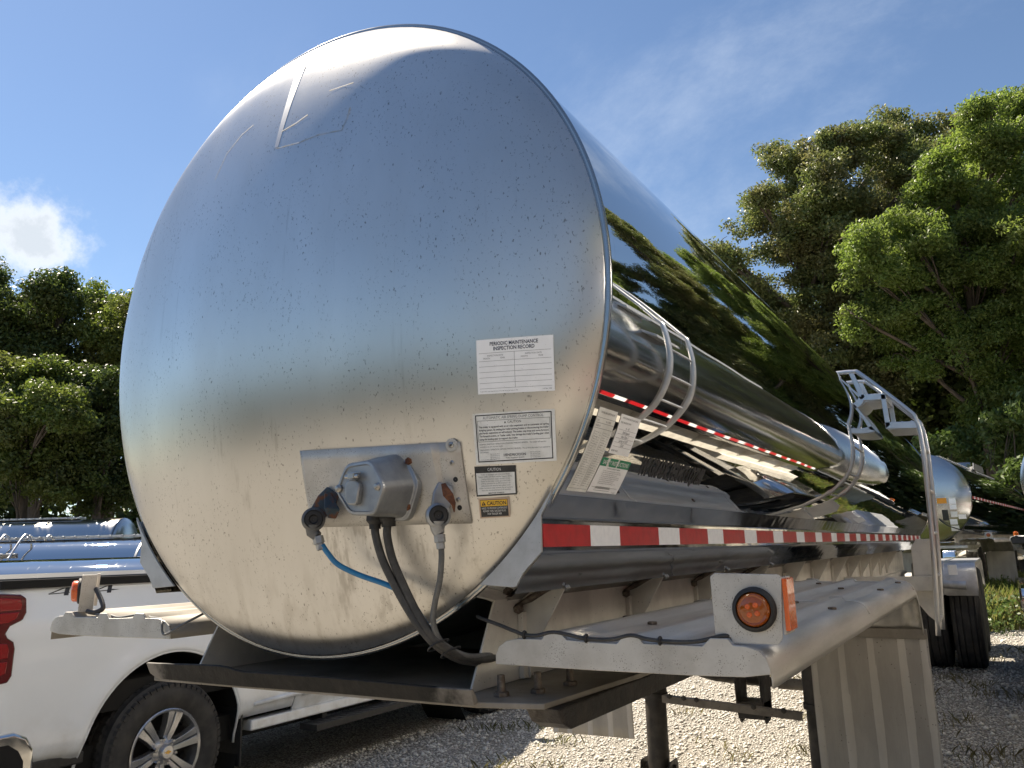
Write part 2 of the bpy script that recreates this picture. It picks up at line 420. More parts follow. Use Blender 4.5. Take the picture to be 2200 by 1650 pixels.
# ------------------------------------------------------------------ mesh helpers
class MB:
    def __init__(s): s.v = []; s.f = []

    def add(s, vs, fs):
        o = len(s.v); s.v.extend([tuple(map(float, x)) for x in vs]); s.f.extend([tuple(i + o for i in f) for f in fs]); return s

    def box(s, x0, x1, y0, y1, z0, z1):
        return s.add([(x0, y0, z0), (x1, y0, z0), (x1, y1, z0), (x0, y1, z0), (x0, y0, z1), (x1, y0, z1), (x1, y1, z1), (x0, y1, z1)],
                     [(0, 3, 2, 1), (4, 5, 6, 7), (0, 1, 5, 4), (1, 2, 6, 5), (2, 3, 7, 6), (3, 0, 4, 7)])

    def prism(s, poly, axis, a, b):
        n = len(poly)
        def P(q, h):
            return {'x': (h, q[0], q[1]), 'y': (q[0], h, q[1]), 'z': (q[0], q[1], h)}[axis]
        vs = [P(q, a) for q in poly] + [P(q, b) for q in poly]
        fs = [tuple(range(n))[::-1], tuple(range(n, 2 * n))] + [(i, (i + 1) % n, n + (i + 1) % n, n + i) for i in range(n)]
        return s.add(vs, fs)

    def loft(s, rings, cap=True):
        n = len(rings[0]); vs = [q for r in rings for q in r]; fs = []
        for k in range(len(rings) - 1):
            for i in range(n):
                j = (i + 1) % n
                fs.append((k * n + i, k * n + j, (k + 1) * n + j, (k + 1) * n + i))
        if cap: fs += [tuple(range(n))[::-1], tuple(range((len(rings) - 1) * n, len(rings) * n))]
        return s.add(vs, fs)

    def tube(s, pts, r, n=8, smooth=0):
        P = [Vector(q) for q in pts]
        if smooth:
            Q = []
            for i in range(len(P) - 1):
                p0, p1, p2, p3 = P[max(i - 1, 0)], P[i], P[i + 1], P[min(i + 2, len(P) - 1)]
                for k in range(smooth):
                    t = k / smooth
                    Q.append(0.5 * ((2 * p1) + (p2 - p0) * t + (2 * p0 - 5 * p1 + 4 * p2 - p3) * t * t + (-p0 + 3 * p1 - 3 * p2 + p3) * t ** 3))
            Q.append(P[-1]); P = Q
        R = r if isinstance(r, (list, tuple)) else [r] * len(P)
        if len(R) != len(P): R = list(np.interp(np.linspace(0, 1, len(P)), np.linspace(0, 1, len(R)), R))
        t = (P[1] - P[0]).normalized()
        a = t.orthogonal().normalized(); rings = []
        for i, q in enumerate(P):
            if i == 0: tn = (P[1] - P[0])
            elif i == len(P) - 1: tn = (P[-1] - P[-2])
            else: tn = (P[i + 1] - P[i - 1])
            if tn.length < 1e-9: tn = t
            tn = tn.normalized()
            a = (a - tn * a.dot(tn))
            if a.length < 1e-6: a = tn.orthogonal()
            a.normalize(); bb = tn.cross(a)
            rings.append([tuple(q + (a * math.cos(2 * math.pi * k / n) + bb * math.sin(2 * math.pi * k / n)) * R[i]) for k in range(n)])
        return s.loft(rings)

    def lathe(s, prof, origin, axis, n=32, cap=False, start=0.0, sweep=2 * math.pi):
        """prof: (radius, height along axis)"""
        ax = Vector(axis).normalized(); u = ax.orthogonal().normalized()
        if abs(ax.z) < 0.9: u = (Vector((0, 0, 1)) - ax * ax.z).normalized()
        w = ax.cross(u); o = Vector(origin)
        full = abs(sweep - 2 * math.pi) < 1e-6
        m = n if full else n + 1
        vs = []
        for (r, h) in prof:
            for k in range(m):
                t = start + sweep * k / n
                vs.append(tuple(o + ax * h + (u * math.cos(t) + w * math.sin(t)) * r))
        fs = []
        for i in range(len(prof) - 1):
            for k in range(n):
                j = (k + 1) % m
                fs.append((i * m + k, i * m + j, (i + 1) * m + j, (i + 1) * m + k))
        if cap: fs += [tuple(range(m))[::-1], tuple(range((len(prof) - 1) * m, len(prof) * m))]
        return s.add(vs, fs)

    def grid(s, fn, nu, nv):
        vs = [fn(i / nu, j / nv) for j in range(nv + 1) for i in range(nu + 1)]
        fs = [(j * (nu + 1) + i, j * (nu + 1) + i + 1, (j + 1) * (nu + 1) + i + 1, (j + 1) * (nu + 1) + i) for j in range(nv) for i in range(nu)]
        return s.add(vs, fs)

    def ball(s, c, r, nu=12, nv=8, sc=(1, 1, 1)):
        pr = [(max(r * math.sin(math.pi * k / nv), 1e-5), -r * math.cos(math.pi * k / nv)) for k in range(nv + 1)]
        o = MB(); o.lathe(pr, (0, 0, 0), (0, 0, 1), nu)
        return s.add([(c[0] + x * sc[0], c[1] + y * sc[1], c[2] + z * sc[2]) for x, y, z in o.v], o.f)

    def bolt(s, c, axis, r, h):
        return s.lathe([(r, 0), (r, h * 0.8), (r * 0.8, h), (0.0005, h)], c, axis, 6)

    def xform(s, M):
        s.v = [tuple(M @ Vector(q)) for q in s.v]; return s

    def mesh(s, name):
        me = bpy.data.meshes.new(name); me.from_pydata(s.v, [], s.f); me.update(); return me

    def build(s, name, mat, parent=None, smooth=35, bevel=0.0, solid=0.0, segs=2, fixn=True):
        me = s.mesh(name)
        if fixn:
            bm = bmesh.new(); bm.from_mesh(me); bmesh.ops.recalc_face_normals(bm, faces=bm.faces); bm.to_mesh(me); bm.free()
        return obj(name, me, mat, parent, smooth, bevel, solid, segs)


def obj(name, me, mat, parent=None, smooth=35, bevel=0.0, solid=0.0, segs=2):
    if mat and not me.materials: me.materials.append(MATS[mat])
    if smooth:
        me.shade_smooth()
        if smooth < 180: me.set_sharp_from_angle(angle=RAD(smooth))
    o = bpy.data.objects.new(name, me); COL.objects.link(o)
    if parent is not None: o.parent = parent
    if solid:
        md = o.modifiers.new('solid', 'SOLIDIFY'); md.thickness = solid; md.offset = -1
    if bevel:
        md = o.modifiers.new('bevel', 'BEVEL'); md.width = bevel; md.segments = segs; md.limit_method = 'ANGLE'; md.angle_limit = RAD(40)
        md.harden_normals = False
    return o


def tag(o, label=None, cat=None, group=None, kind=None):
    if label: o['label'] = label
    if cat: o['category'] = cat
    if group: o['group'] = group
    if kind: o['kind'] = kind
    return o


def empty(name, loc=(0, 0, 0), rz=0.0):
    o = bpy.data.objects.new(name, None); COL.objects.link(o); o.location = loc; o.rotation_euler = (0, 0, rz)
    o.empty_display_size = 0.3
    return o


def kids(o): return [c for c in bpy.data.objects if c.parent == o]


def copy_tree(o, parent=None):
    c = o.copy(); COL.objects.link(c); c.parent = parent
    for ch in kids(o): copy_tree(ch, c)
    return c


def sst(a, b, x):
    t = min(max((x - a) / (b - a), 0.0), 1.0); return t * t * (3 - 2 * t)


_TX = {}


def text_vf(body, size=1.0, align='LEFT', shear=0.0, bold=0.0):
    """filled lettering as (verts2d, faces)"""
    cu = bpy.data.curves.new('t', 'FONT'); cu.body = body; cu.size = size; cu.align_x = align; cu.shear = shear
    cu.resolution_u = 2; cu.offset = bold; cu.fill_mode = 'FRONT'
    o = bpy.data.objects.new('t', cu); COL.objects.link(o)
    dg = bpy.context.evaluated_depsgraph_get()
    me = bpy.data.meshes.new_from_object(o.evaluated_get(dg))
    vs = [(v.co.x, v.co.y) for v in me.vertices]; fs = [tuple(q.vertices) for q in me.polygons]
    bpy.data.objects.remove(o); bpy.data.curves.remove(cu); bpy.data.meshes.remove(me)
    return vs, fs


# ------------------------------------------------------------------ terrain
def gz(x, y):
    rise = 0.037 * max(0.0, min(y, 10.0) - 3.0) * sst(-2.6, -0.9, x) * (1 - sst(4, 9, x) * 0.5)
    w = 1 - sst(-7.6, -5.6, x)
    q = (x + 4) * -0.507 + (y - 3) * 0.862
    h = float(np.interp(q, [3.2, 5.0, 7.5, 10.5, 17.6, 23], [0, -1.38, -1.38, -0.98, -0.2, 0.0]))
    return rise + w * h


def axis_pts(lo, hi, fine_lo, fine_hi, step):
    a = list(np.arange(fine_lo, fine_hi + 1e-6, step)); s = step; x = fine_hi
    while x < hi: s *= 1.25; x += s; a.append(x)
    s = step; x = fine_lo
    while x > lo: s *= 1.25; x -= s; a.insert(0, x)
    return a


xs = axis_pts(-600, 600, -30, 12, 0.6); ys = axis_pts(-600, 600, -8, 30, 0.6)
g = MB()
g.v = [(x, y, gz(x, y)) for y in ys for x in xs]
nx = len(xs)
g.f = [(j * nx + i, j * nx + i + 1, (j + 1) * nx + i + 1, (j + 1) * nx + i) for j in range(len(ys) - 1) for i in range(nx - 1)]
tag(g.build('ground', 'gravel', smooth=180, fixn=False), kind='structure')

# ------------------------------------------------------------------ main tank trailer
R, ZC, LT = 0.86, 2.16, 9.25
RS = 2.4
YS = math.sqrt(RS * RS - R * R)


def dome_y(r): return YS - math.sqrt(RS * RS - r * r) - 0.010


def on_dome(x, z, off=0.0):
    r2 = x * x + (z - ZC) ** 2
    n = Vector((x, -math.sqrt(RS * RS - r2), z - ZC)) / RS
    return tuple(Vector((x, dome_y(math.sqrt(r2)), z)) + n * off)


def on_cyl(y, th, off=0.0):
    return ((R + off) * math.cos(th), y, ZC + (R + off) * math.sin(th))


trailer = tag(empty('tank_trailer'), 'large polished steel tank trailer in front with brushed round end, stickers and hoses', 'tank trailer', 'tank trailers')

prof = [(r, dome_y(r)) for r in [0.0005] + list(np.linspace(0.05, 0.66, 18))]
r_, y_ = prof[-1]
while r_ < 0.846:          # the crown rolls ever more steeply into the rim
    r2 = r_ + 0.004; t = math.asin(r2 / RS) + RAD(24) * max(0.0, (r2 - 0.66) / 0.186) ** 4
    y_ += 0.004 * math.tan(t); r_ = r2; prof.append((r_, y_))
for k in range(1, 7):
    tt = t + (RAD(86) - t) * k / 6
    prof.append((r_ + 0.012 * (math.sin(tt) - math.sin(t)), y_ + 0.010 * (math.cos(t) - math.cos(tt))))
hb = MB(); hb.lathe(prof, (0, 0, ZC), (0, 1, 0), 128)
head = hb.build('tank_end', 'brushed_head', trailer, smooth=180)
uv = head.data.uv_layers.new(name='UVMap')
for lp in head.data.loops:
    co = head.data.vertices[lp.vertex_index].co
    uv.data[lp.index].uv = (co.x * 0.5 + 0.5, (co.z - ZC) * 0.5 + 0.5)
ye = prof[-1][1]
MB().lathe([(prof[-1][0] - 0.001, ye - 0.003), (0.8535, ye + 0.001), (0.8565, ye), (0.8605, ye), (0.8635, ye + 0.003), (0.8640, ye + 0.0075), (0.8625, ye + 0.012), (0.8602, ye + 0.013)], (0, 0, ZC), (0, 1, 0), 160).build('rim_band', 'rim_steel', trailer, smooth=180)
shell = MB()
shell.lathe([(R, ye + 0.012)] + [(R, 0.05 + (LT - 0.05) * k / 40) for k in range(1, 41)], (0, 0, ZC), (0, 1, 0), 160)
shell_o = shell.build('tank_shell', 'polished_steel', trailer, smooth=180)
MB().lathe([(R, LT)] + [(r, LT - dome_y(r)) for r in np.linspace(0.855, 0.001, 16)], (0, 0, ZC), (0, 1, 0), 96).build('rear_end', 'brushed_plain', trailer, smooth=60)
MB().lathe([(R + 0.0004, LT - 0.04), (R + 0.007, LT - 0.035), (R + 0.007, LT - 0.002), (R + 0.0004, LT + 0.003)], (0, 0, ZC), (0, 1, 0), 96).build('rim_band', 'rim_steel', trailer)

# side fairings with conspicuity tape
FP = [(0.705, 1.667), (0.679, 1.622), (0.675, 1.612), (0.675, 1.548), (0.671, 1.538), (0.622, 1.490), (0.612, 1.474), (0.603, 1.458), (0.598, 1.458)]
red_me = MB().box(-0.0012, 0.0012, 0, 0.2775, -0.0245, 0.0245).mesh('red_tape'); red_me.materials.append(MATS['tape_red'])
whi_me = MB().box(-0.0012, 0.0012, 0, 0.1765, -0.0245, 0.0245).mesh('white_tape'); whi_me.materials.append(MATS['tape_white'])
red0_me = MB().box(-0.0012, 0.0012, 0, 0.2360, -0.0245, 0.0245).mesh('red_tape'); red0_me.materials.append(MATS['tape_red'])
for sd in (1, -1):
    fb = MB()
    NYF = 60
    fb.grid(lambda u, v: (sd * np.interp(v * (len(FP) - 1), range(len(FP)), [q[0] for q in FP]), 0.004 + u * (LT - 0.05), np.interp(v * (len(FP) - 1), range(len(FP)), [q[1] for q in FP])), NYF, len(FP) - 1)
    fair = fb.build('side_fairing', 'fairing_steel', trailer, smooth=28, solid=0.0)
    y = 0.006
    n = 0
    while y < LT - 0.3:
        me, ln = ((red0_me, 0.2365) if n == 0 else (red_me, 0.278)) if n % 2 == 0 else (whi_me, 0.177)
        o = bpy.data.objects.new('red_tape' if n % 2 == 0 else 'white_tape', me); COL.objects.link(o); o.parent = fair
        o.location = (sd * 0.6768, y, 1.5805)
        y += ln; n += 1
    # end plate, in front of the fairing, its inner edge follows the barrel
    arc = [(sd * (R - 0.004) * math.cos(t), ZC + (R - 0.004) * math.sin(t)) for t in np.linspace(RAD(-52.8), RAD(-34.2), 12)]
    ep = arc + [(sd * 0.707, 1.676), (sd * 0.703, 1.664), (sd * 0.678, 1.622), (sd * 0.677, 1.546), (sd * 0.640, 1.512), (sd * 0.628, 1.500), (sd * 0.612, 1.474), (sd * 0.604, 1.4725)]
    MB().prism(ep, 'y', -0.003, 0.003).build('fairing_end_plate', 'end_plate', trailer, smooth=0, bevel=0.0012)

# ---- paper and vinyl stickers (each a curved sheet with its printing)


def bil(c, u, v):  # corners TL, TR, BR, BL ; u right, v down (0..1)
    tl, tr, br, bl = c
    return tuple((1 - v) * ((1 - u) * a + u * bq) + v * ((1 - u) * d + u * cc) for a, bq, cc, d in zip(tl, tr, br, bl))


class Sticker:
    """flat print laid on a curved surface; w,h in metres, u right and v down in metres"""
    def __init__(s, name, w, h, surf, mat, parent=trailer, off=0.0008):
        s.w, s.h, s.surf, s.off = w, h, surf, off
        s.o = MB().grid(lambda u, v: surf(u, v, off), 8, 8).build(name, mat, parent, smooth=180)
        s.layers = {}

    def lay(s, mat):
        return s.layers.setdefault(mat, MB())

    def rect(s, x, y, w, h, mat, lift=1, n=4):
        s.lay(mat).grid(lambda u, v: s.surf((x + u * w) / s.w, (y + v * h) / s.h, s.off + 0.0004 * lift), n, n if h > 0.02 else 1)

    def frame(s, x, y, w, h, t, mat, lift=1):
        for q in ((x, y, w, t), (x, y + h - t, w, t), (x, y + t, t, h - 2 * t), (x + w - t, y + t, t, h - 2 * t)): s.rect(*q, mat, lift)

    def poly(s, pts, mat, lift=1):
        s.lay(mat).add([s.surf(px / s.w, py / s.h, s.off + 0.0004 * lift) for px, py in pts], [tuple(range(len(pts)))])

    def text(s, body, x, y, size, mat, align='LEFT', lift=1, width=None, shear=0.0, bold=0.0):
        """y = baseline; width squeezes the line to a given length"""
        vs, fs = text_vf(body, 1.0, 'LEFT', shear, bold)
        if not vs: return
        x0 = min(q[0] for q in vs); x1 = max(q[0] for q in vs)
        kx = size if width is None else width / (x1 - x0)
        W = (x1 - x0) * kx
        ox = {'LEFT': 0, 'CENTER': -W / 2, 'RIGHT': -W}[align]
        s.lay(mat).add([s.surf((x + ox + (q[0] - x0) * kx) / s.w, (y - q[1] * size) / s.h, s.off + 0.0004 * lift) for q in vs], fs)

    def done(s):
        for mt, mb in s.layers.items():
            mb.build('lettering' if 'ink' in mt else 'printed_panel', mt, s.o, smooth=0, fixn=False)['kind'] = 'stuff'


def dome_surf(c): return lambda u, v, off: on_dome(*bil(c, u, v), off)


# inspection record
S = Sticker('inspection_record_sticker', 0.172, 0.121, dome_surf([(0.580, 2.008), (0.747, 2.005), (0.741, 1.884), (0.576, 1.888)]), 'paper_white')
S.text('PERIODIC MAINTENANCE', 0.085, 0.0145, 0.0115, 'ink_navy', 'CENTER', bold=0.02, width=0.108)
S.text('INSPECTION RECORD', 0.085, 0.0255, 0.0115, 'ink_navy', 'CENTER', bold=0.02, width=0.092)
for xx in (0.043, 0.128):
    S.text('INSPECTION DATE', xx, 0.0385, 0.005, 'ink_grey', 'CENTER', width=0.036)
    S.text('MONTH', xx - 0.020, 0.0445, 0.005, 'ink_grey', 'CENTER', width=0.015)
    S.text('YEAR', xx + 0.016, 0.0445, 0.005, 'ink_grey', 'CENTER', width=0.011)
for yy in (0.0305, 0.0485, 0.0605, 0.0730, 0.0850, 0.0970, 0.1090):
    S.rect(0.005, yy, 0.162, 0.0006, 'ink_grey', n=8)
S.rect(0.0855, 0.0305, 0.0007, 0.079, 'ink_grey', n=4)
S.text('Inspection and maintenance records must be kept on file', 0.006, 0.1165, 0.0034, 'ink_grey', width=0.086)
S.text('1157 Rev. 10/83', 0.166, 0.1165, 0.0036, 'ink_navy', 'RIGHT', width=0.020)
S.done()

# air spring dump control notice
S = Sticker('air_spring_notice_sticker', 0.183, 0.111, dome_surf([(0.559, 1.847), (0.737, 1.845), (0.729, 1.736), (0.556, 1.736)]), 'paper_aged')
S.frame(0.006, 0.004, 0.170, 0.102, 0.0022, 'ink_black')
S.frame(0.010, 0.0165, 0.162, 0.046, 0.0007, 'ink_black')
S.text('AUTOMATIC AIR SPRING DUMP CONTROL', 0.091, 0.0140, 0.0085, 'ink_grey', 'CENTER', width=0.135)
S.text('CAUTION', 0.094, 0.0245, 0.0075, 'ink_black', 'CENTER', width=0.030)
S.poly([(0.0715, 0.0245), (0.0755, 0.0245), (0.0735, 0.0195)], 'ink_black')
for k, ln in enumerate(('This trailer is equipped with an air ride suspension and an automatic air spring',
                        'dumping system. By setting the trailer parking brakes or disconnecting the trailer',
                        'glad hands, suspension air will exhaust. The trailer may drop and move forward.',
                        'The forward motion, or "trailer walk," may damage the trailer\'s landing gear when',
                        'using the landing gear to support the trailer.')):
    S.text(ln, 0.013, 0.0325 + k * 0.0066, 0.0056, 'ink_black', width=0.156 if k < 4 else 0.088, bold=0.015)
S.text('NORMAL HIGHWAY OPERATION (RELEASED PARKING BRAKES) - The trailer will operate', 0.012, 0.0695, 0.0045, 'ink_grey', width=0.150)
S.text('normally at its pre-set ride height.', 0.012, 0.0748, 0.0045, 'ink_grey', width=0.054)
S.text('UNLOADING OPERATION (APPLIED PARKING BRAKES) - The air from the trailer\'s air suspension', 0.012, 0.0815, 0.0045, 'ink_grey', width=0.158)
S.text('will exhaust.', 0.012, 0.0865, 0.0045, 'ink_grey', width=0.020)
S.text('HENDRICKSON', 0.091, 0.0955, 0.0075, 'ink_grey', 'CENTER', width=0.050, bold=0.03)
S.text('Trailer Suspension Systems', 0.091, 0.1005, 0.0042, 'ink_black', 'CENTER', width=0.042)
for xx in (0.046, 0.137):
    for k in range(4): S.text('250 Chrysler Drive', xx, 0.0905 + k * 0.0036, 0.0028, 'ink_grey', 'CENTER', width=0.022)
S.text('Part of the trailer owner record', 0.013, 0.1020, 0.0028, 'ink_grey', width=0.035)
S.done()

# antilock caution notice
S = Sticker('brake_caution_sticker', 0.093, 0.064, dome_surf([(0.551, 1.733), (0.642, 1.731), (0.637, 1.669), (0.548, 1.668)]), 'decal_black')
S.rect(0.003, 0.0145, 0.087, 0.046, 'paper_aged', 1)
S.text('CAUTION', 0.045, 0.0105, 0.0092, 'ink_white', 'CENTER', 2, width=0.030)
for k, ln in enumerate(('Trailer is equipped with Anti-lock Brake', 'System (ABS) with Roll Stability Support (RSS).', 'Towing vehicle must supply constant 12 Volt',
                        'Power to the trailer center pin of the J-560', '(7-Way) connector for the RSS to function. An', 'additional brown wire has been added to the',
                        'trailer harness to help maintain the air systems', 'must be serviced every 3-4 months')):
    S.text(ln, 0.0465, 0.0195 + k * 0.0048, 0.0046, 'ink_grey', 'CENTER', 2, width=0.076 if k in (1, 6) else 0.066)
S.text('MERITOR WABCO', 0.0465, 0.0592, 0.0036, 'ink_black', 'CENTER', 2, width=0.036, bold=0.02)
S.done()

# power caution decal
S = Sticker('power_caution_sticker', 0.069, 0.044, dome_surf([(0.551, 1.664), (0.619, 1.664), (0.616, 1.622), (0.549, 1.621)]), 'decal_clear')
S.rect(0.0035, 0.0035, 0.062, 0.0375, 'decal_black', 1)
S.rect(0.0045, 0.0045, 0.060, 0.0135, 'decal_yellow', 2)
S.text('CAUTION', 0.0405, 0.0155, 0.0120, 'ink_black', 'CENTER', 3, width=0.043, bold=0.02)
S.poly([(0.0065, 0.0158), (0.0165, 0.0158), (0.0115, 0.0068)], 'ink_black', 3)
S.poly([(0.0108, 0.0142), (0.0122, 0.0142), (0.0120, 0.0095), (0.0110, 0.0095)], 'decal_yellow', 4)
for k, (ln, ww) in enumerate((('WIRED TO PROVIDE CONTINUOUS', 0.058), ('POWER THRU SAE J560 PLUG', 0.051), ('FOR TRAILER ABS', 0.032))):
    S.text(ln, 0.0345, 0.0245 + k * 0.0062, 0.0062, 'ink_white', 'CENTER', 2, width=ww)
S.done()


def cyl_surf(y0, y1, t0, t1):
    return lambda u, v, off: on_cyl(y0 + (y1 - y0) * u, RAD(t0 + (t1 - t0) * v), off)


# tall checklist on the barrel
S = Sticker('wash_checklist_sticker', 0.136, 0.200, cyl_surf(0.053, 0.152, -20.8, -34.1), 'paper_aged')
S.text('TANK TRUCK WASH AND INSPECTION RECORD', 0.068, 0.012, 0.006, 'ink_black', 'CENTER', width=0.100)
S.rect(0.006, 0.022, 0.124, 0.0008, 'ink_grey'); S.rect(0.006, 0.034, 0.124, 0.0008, 'ink_grey'); S.rect(0.006, 0.046, 0.124, 0.0008, 'ink_grey')
S.text('DATE', 0.008, 0.031, 0.006, 'ink_grey'); S.text('WASHED BY', 0.008, 0.043, 0.006, 'ink_grey'); S.text('SEAL NUMBER', 0.070, 0.031, 0.006, 'ink_grey')
rn = random.Random(5)
for colx in (0.012, 0.074):
    for k in range(24):
        yy = 0.056 + k * 0.0056
        S.text(rn.choice(('Inlet valve', 'Outlet valve', 'Gasket', 'Man way lid', 'Vent cap', 'Sample port', 'Hose tube', 'Pump', 'Rear door')), colx + 0.008, yy, 0.0042, 'ink_grey', width=rn.uniform(0.018, 0.030))
        S.frame(colx, yy - 0.0034, 0.0045, 0.0040, 0.0005, 'ink_grey')
        S.rect(colx + 0.040, yy, 0.012, 0.0005, 'ink_grey')
S.rect(0.006, 0.192, 0.124, 0.0007, 'ink_grey')
S.done()

S = Sticker('permit_card_sticker', 0.116, 0.097, cyl_surf(0.174, 0.290, -20.8, -27.2), 'paper_white')
S.text('INSPECTION RECORD OF TANK TRAILER', 0.058, 0.010, 0.0056, 'ink_black', 'CENTER', width=0.090)
S.text('MILK HAULING UNIT', 0.008, 0.021, 0.006, 'ink_black', width=0.060)
for k, ln in enumerate(('4 - 16', 'Full Inspect', 'Not Only 1', 'Leroy of 5207', '5202')):
    S.rect(0.008, 0.036 + k * 0.0105, 0.100, 0.0006, 'ink_grey'); S.text(ln, 0.056, 0.0345 + k * 0.0105, 0.009, 'ink_navy', 'CENTER', shear=0.35)
S.text('REPAIRS MADE', 0.008, 0.0905, 0.0055, 'ink_black')
S.done()

S = Sticker('safety_instructions_sticker', 0.174, 0.088, cyl_surf(0.156, 0.322, -28.0, -33.9), 'paper_white')
S.rect(0.0, 0.0, 0.174, 0.0205, 'decal_green', 1)
S.text('SAFETY INSTRUCTIONS', 0.087, 0.0155, 0.0145, 'ink_white', 'CENTER', 2, width=0.155, bold=0.02)
S.poly([(0.030, 0.0), (0.046, 0.0), (0.040, 0.012), (0.050, 0.0205), (0.034, 0.0205)], 'paper_aged', 3)
S.poly([(0.092, 0.0), (0.101, 0.0), (0.097, 0.0205), (0.091, 0.0205)], 'paper_aged', 3)
S.text('WHEN AIR SUPPORT IS NEEDED', 0.087, 0.0265, 0.0045, 'ink_black', 'CENTER', width=0.080)
for k in range(8):
    S.text(rn.choice(('1. Set tractor and trailer parking brakes before leaving cab', '2. Do not climb on tank without the ladder gate closed', '3. Check all valves and caps before moving the unit')), 0.030, 0.0325 + k * 0.0046, 0.0042, 'ink_grey', width=rn.uniform(0.085, 0.125))
S.rect(0.010, 0.0735, 0.150, 0.0007, 'ink_black'); S.frame(0.030, 0.0765, 0.090, 0.006, 0.0007, 'ink_black')
for k in range(14): S.rect(0.034 + k * 0.006, 0.0715, 0.0022, 0.006, 'ink_black', n=1)
S.text('11-16-2017', 0.160, 0.0865, 0.0048, 'ink_black', 'RIGHT')
S.done()

# permit lettering straight on the polished barrel
vs, fs = text_vf('WI GRADE PERMIT LQ7288', 1.0, 'LEFT', 0, 0.045)
x0 = min(q[0] for q in vs); x1 = max(q[0] for q in vs); hh = max(q[1] for q in vs)
lt = MB(); lt.add([on_cyl(0.385 + (q[0] - x0) / (x1 - x0) * 0.505, RAD(-29.7 + 3.4 * q[1] / hh), 0.0008) for q in vs], fs)
lt.build('permit_lettering', 'ink_black', trailer, smooth=0, fixn=False)

# paint-marker lines and a scrape on the brushed end
for pts, wd in (([(-0.036, 2.636), (0.05, 2.628), (0.12, 2.632), (0.194, 2.623), (0.205, 2.66), (0.208, 2.69)], 0.004),
                ([(-0.03, 2.69), (0.02, 2.70), (0.06, 2.715)], 0.004), ([(-0.30, 2.62), (-0.27, 2.70), (-0.22, 2.745), (-0.17, 2.765)], 0.002), ([(0.12, 2.775), (0.20, 2.775)], 0.002)):
    mk = MB(); P = [Vector(q) for q in pts]; row = []
    for i in range(len(P)):
        d = (P[min(i + 1, len(P) - 1)] - P[max(i - 1, 0)]).normalized(); nn = Vector((-d.y, d.x)) * wd * 0.5
        row += [P[i] + nn, P[i] - nn]
    mk.add([on_dome(a.x, a.y, 0.0006) for a in row], [(2 * i, 2 * i + 1, 2 * i + 3, 2 * i + 2) for i in range(len(P) - 1)])
    mk.build('paint_mark', 'paint_marker', trailer, smooth=0, fixn=False)
sc_ = MB()
sc_.grid(lambda u, v: on_dome(-0.026 + 0.001 * v + (u - 0.5) * 0.032 * (1 - 0.55 * v) - 0.012 * v, 2.925 - 0.285 * v, 0.0005), 2, 12)
sc_.build('scrape_mark', 'scrape', trailer, smooth=180, fixn=False)

# ---- nose plate with electric socket, air couplings and hoses
PX = [0.104, 0.124, 0.126, 0.462, 0.474, 0.476, 0.526]
PO = [0.003, 0.003, 0.020, 0.020, 0.004, 0.003, 0.003]


def plate_pt(x, z, extra=0.0):
    return Vector(on_dome(x, z, float(np.interp(x, PX, PO)) + extra))


nb = MB()
zs_ = np.linspace(1.799, 1.622, 8)
nb.v = [tuple(plate_pt(x + (0.004 * (1.8 - z) / 0.18 if i > 3 else 0.012 * (1.8 - z) / 0.18), z - 0.010 * (x - 0.1) / 0.42)) for z in zs_ for i, x in enumerate(PX)]
nb.f = [(j * 7 + i, j * 7 + i + 1, (j + 1) * 7 + i + 1, (j + 1) * 7 + i) for j in range(7) for i in range(6)]
plate = nb.build('socket_plate', 'dull_aluminium', trailer, smooth=30, solid=0.003)
rv = MB()
for (x, z, rr_) in ((0.507, 1.783, 0.006), (0.504, 1.744, 0.0055), (0.508, 1.664, 0.0055), (0.110, 1.768, 0.004), (0.116, 1.700, 0.004)):
    c = on_dome(x, z, 0.006)
    ms = MB().lathe([(rr_, 0), (rr_, 0.002), (rr_ * 0.5, 0.0035), (rr_ * 0.35, 0.0010)], c, (0.1, -1, -0.1), 16)
    ms.build('rivet', 'bolt_steel', plate)
MB().lathe([(0.0145, 0), (0.0145, 0.0018), (0.007, 0.0022)], on_dome(0.507, 1.783, 0.0062), (0.15, -1, -0.1), 24).build('washer', 'dull_aluminium', plate)
for (x, z) in ((0.507, 1.708), (0.508, 1.647)):
    MB().lathe([(0.006, 0), (0.0005, 0.0006)], on_dome(x, z, 0.0065), (0.15, -1, -0.15), 12).build('hole_shade_disc', 'black_rubber', plate)  # flat black discs on the plate, painted dark in place of open holes

# socket: base flange, cast body, cover with bead, hinged lid
def hexring(c, y, w, h, k=1.0, n_=None):
    pts = [(-0.50, -0.02), (-0.29, 0.47), (0.24, 0.50), (0.52, 0.0), (0.33, -0.50), (-0.19, -0.47)]
    out = []
    for i in range(6):
        p0 = Vector(pts[i - 1]); p1 = Vector(pts[i]); p2 = Vector(pts[(i + 1) % 6])
        a = p1.lerp(p0, 0.22); bq = p1.lerp(p2, 0.22)
        for t in (0, 0.33, 0.67, 1):
            q = (1 - t) ** 2 * a + 2 * t * (1 - t) * p1 + t * t * bq
            out.append((c[0] + q.x * w * k, y, c[1] + q.y * h * k))
    return out


